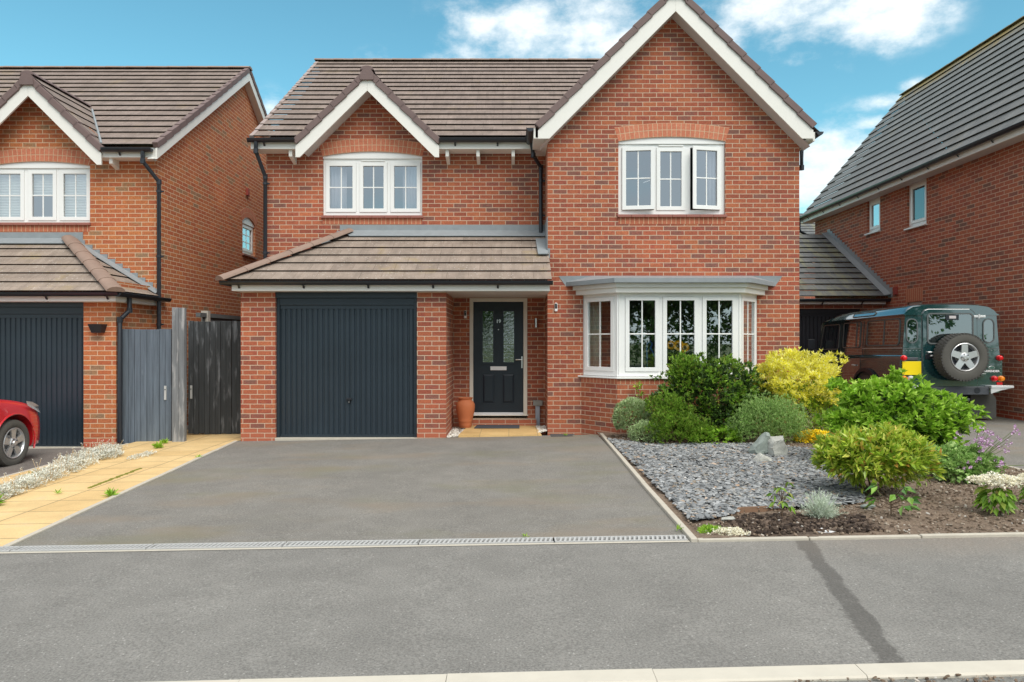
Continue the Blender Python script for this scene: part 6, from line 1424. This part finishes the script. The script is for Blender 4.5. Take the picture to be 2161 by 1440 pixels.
mb = MB(); mb.prism([(1.82,5.93,.02),(2.27,6.02,.03),(2.27,6.02,.075),(1.90,5.95,.075)], (0,.02,0)); mb.prism([(1.74,5.80,.02),(1.82,5.93,.02),(1.90,5.95,.075)], (.02,0,0)); tag(mb.build('edging_board', m_wood), 'short brown timber edging board between slate and dug soil', 'board')
mb = MB(); mb.mesh([(2.25,5.28,.05),(2.36,5.26,.055),(2.42,5.30,.05),(2.34,5.34,.068),(2.27,5.33,.06)], [(0,1,2,3,4)]); o = tag(mb.build('paper_scrap', m_white), 'crumpled white scrap lying on the dark soil near the edging', 'litter'); o.modifiers.new('t','SOLIDIFY').thickness = .006
# white ground cover on the path and straw stems
mb = MB(); ms = MB()
cc = [(-5.02,6.75,.14),(-5.10,7.1,.17),(-5.17,7.5,.2),(-5.27,7.95,.22),(-5.36,8.4,.24),(-5.45,8.85,.26),(-5.55,9.25,.26),(-5.66,9.65,.24),(-5.55,9.0,.2),(-5.70,10.0,.18),(-5.45,9.55,.2)]
for (x, y, r_) in cc:
    leafset(mb, crown((x,y,gz(x)+.02), (r_*.8,r_*1.25,.09), 620, 4, .026, .010, up=.8, lump=.4, seed=x, zmin=-.05, shell=.3))
    for i in range(16):
        a = rdir(); p = Vector((x+a.x*r_*.8, y+a.y*r_*1.2, gz(x)+.03)); ms.tube([p, p+Vector((random.gauss(0,.04),random.gauss(0,.04),random.uniform(.08,.17)))], .0022, 4); 
        q = Vector(ms.v[-1]); leafset(mb, [(q+rdir()*.01, rdir(), .014, .009) for _ in range(4)])
gc = root('silver_ground_cover', (-5.4,8.6,-.1), 'ragged strip of silvery white ground cover growing along the yellow path', 'ground cover', kind='stuff')
mb.build('leaves', m_fl_snow, gc); ms.build('stems', m_straw, gc)
mb = MB(); leafset(mb, crown((-4.98,9.55,-.08), (.10,.32,.03), 260, 4, .02, .008, up=.5, seed=4, zmin=0)); tag(mb.build('silver_ground_cover', m_fl_snow), 'thin trail of white ground cover near the gates on the path', 'ground cover', kind='stuff')
def weed(x, y, s, label, n=26):
    mb = MB(); z = gz(x)+.005
    for i in range(n): a = random.uniform(0,6.28); e = random.uniform(.3,1.3); d = Vector((math.cos(a)*math.cos(e),math.sin(a)*math.cos(e),math.sin(e))); leafset(mb, [(Vector((x,y,z))+d*.01, d, s*random.uniform(.6,1.1), s*.22)])
    return tag(mb.build('weed', m_lf_lime), label, 'weed', 'weeds growing along the path and drain')
weed(-3.98, 7.05, .10, 'green weed tuft in the path edging, nearest the drain on the left'); weed(-5.15, 10.35, .11, 'bushy green weed at the end of the white ground cover', 60); weed(-5.30, 10.85, .09, 'tall grassy weed at the foot of the grey gate post', 50)
weed(-5.45, 8.05, .12, 'small green weed growing through the white ground cover'); weed(-4.92, 6.72, .15, 'green weed at the near end of the white ground cover by the left edge', 40); weed(.10, 5.33, .035, 'tiny weed beside the drain channel near the middle of the driveway', 14)
weed(.83, 10.95, .05, 'tiny weed beside the small cover next to the bay wall', 14); weed(-4.15, 9.4, .06, 'tiny weed on the path edging halfway to the garage', 12); weed(1.28, 5.45, .05, 'tiny weed at the front end of the bed edging', 14); weed(-4.60, 7.2, .06, 'tiny weed in a joint of the yellow slabs', 12)
m_moss = flat('moss', (.20,.20,.02), .95, .3, 30, bump=.8)
mb = MB()
for i in range(26): y = 7.5+i*.045; x = -4.44-.055*(y-7.2)+random.gauss(0,.008); mb.prism([(x+.022*math.cos(a),y+.03*math.sin(a),gz(x)+.006) for a in [6.283*j/6 for j in range(6)]], (0,0,.006))
tag(mb.build('moss', m_moss), 'green moss filling the joint between two rows of yellow slabs', 'moss', kind='stuff')
scatter_pebbles('grit', [[(-13,2.9),(13,2.9),(13,3.07),(-13,3.07)],[(1.2,2.9),(3,2.9),(3,3.08),(1.2,3.08)]], 700, .003, .010, m_clod, lambda x,y: gz(x)-.012, 'grit and dry moss gathered in the gutter below the kerb', 'grit', .7)

# ================================================================== ACROSS THE ROAD (seen reflected in the windows)
def tree(x, y, h, rx, seed, label):
    z = -.1; rt = root('broadleaf_tree', (x,y,z), label, 'tree', 'trees across the road'); mb = MB()
    for k in range(10):
        d = rdir(); d.z = abs(d.z)*.9-.25; c = (x+d.x*rx*.7, y+d.y*rx*.6, h*.44+d.z*h*.42); r_ = rx*random.uniform(.42,.62); leafset(mb, crown(c, (r_,r_,r_*.85), 260, 3, .42, .24, seed=seed+k, lump=.3))
    mb.build('crown', m_lf_tree, rt); mb = MB(); mb.tube([(x,y,z-.3),(x+.1,y,h*.3),(x-.1,y,h*.62)], [.28,.2,.09], 10); mb.build('trunk', m_stem, rt)
for i, (x, y, h, rx) in enumerate(((-14,-22,7.5,4),(-7.5,-24,5.4,3.2),(-2,-22,7.2,3.6),(3.5,-22,7.0,3.4),(8.5,-21,8.4,3.6),(15.5,-22,7.4,4.0),(23,-22,9,4.5))):
    tree(x, y, h, rx, i*5, ['broad tree far left across the road','low bushy tree across the road','mid height tree opposite the front door','round tree opposite the bay window','tallest tree opposite the gable','wide low tree across the road to the right','large tree far right across the road'][i])
mb = MB()
for i in range(60): x = -30+i; leafset(mb, crown((x,-21+random.gauss(0,.4),1.0), (.9,.8,1.7+.3*math.sin(i*.7)), 130, 3, .26, .15, seed=i))
tag(mb.build('hedge', L('hedge_leaves',[(0,(.10,.20,.03)),(1,(.30,.46,.10))],.2)), 'long green hedge across the road behind the viewpoint', 'hedge')
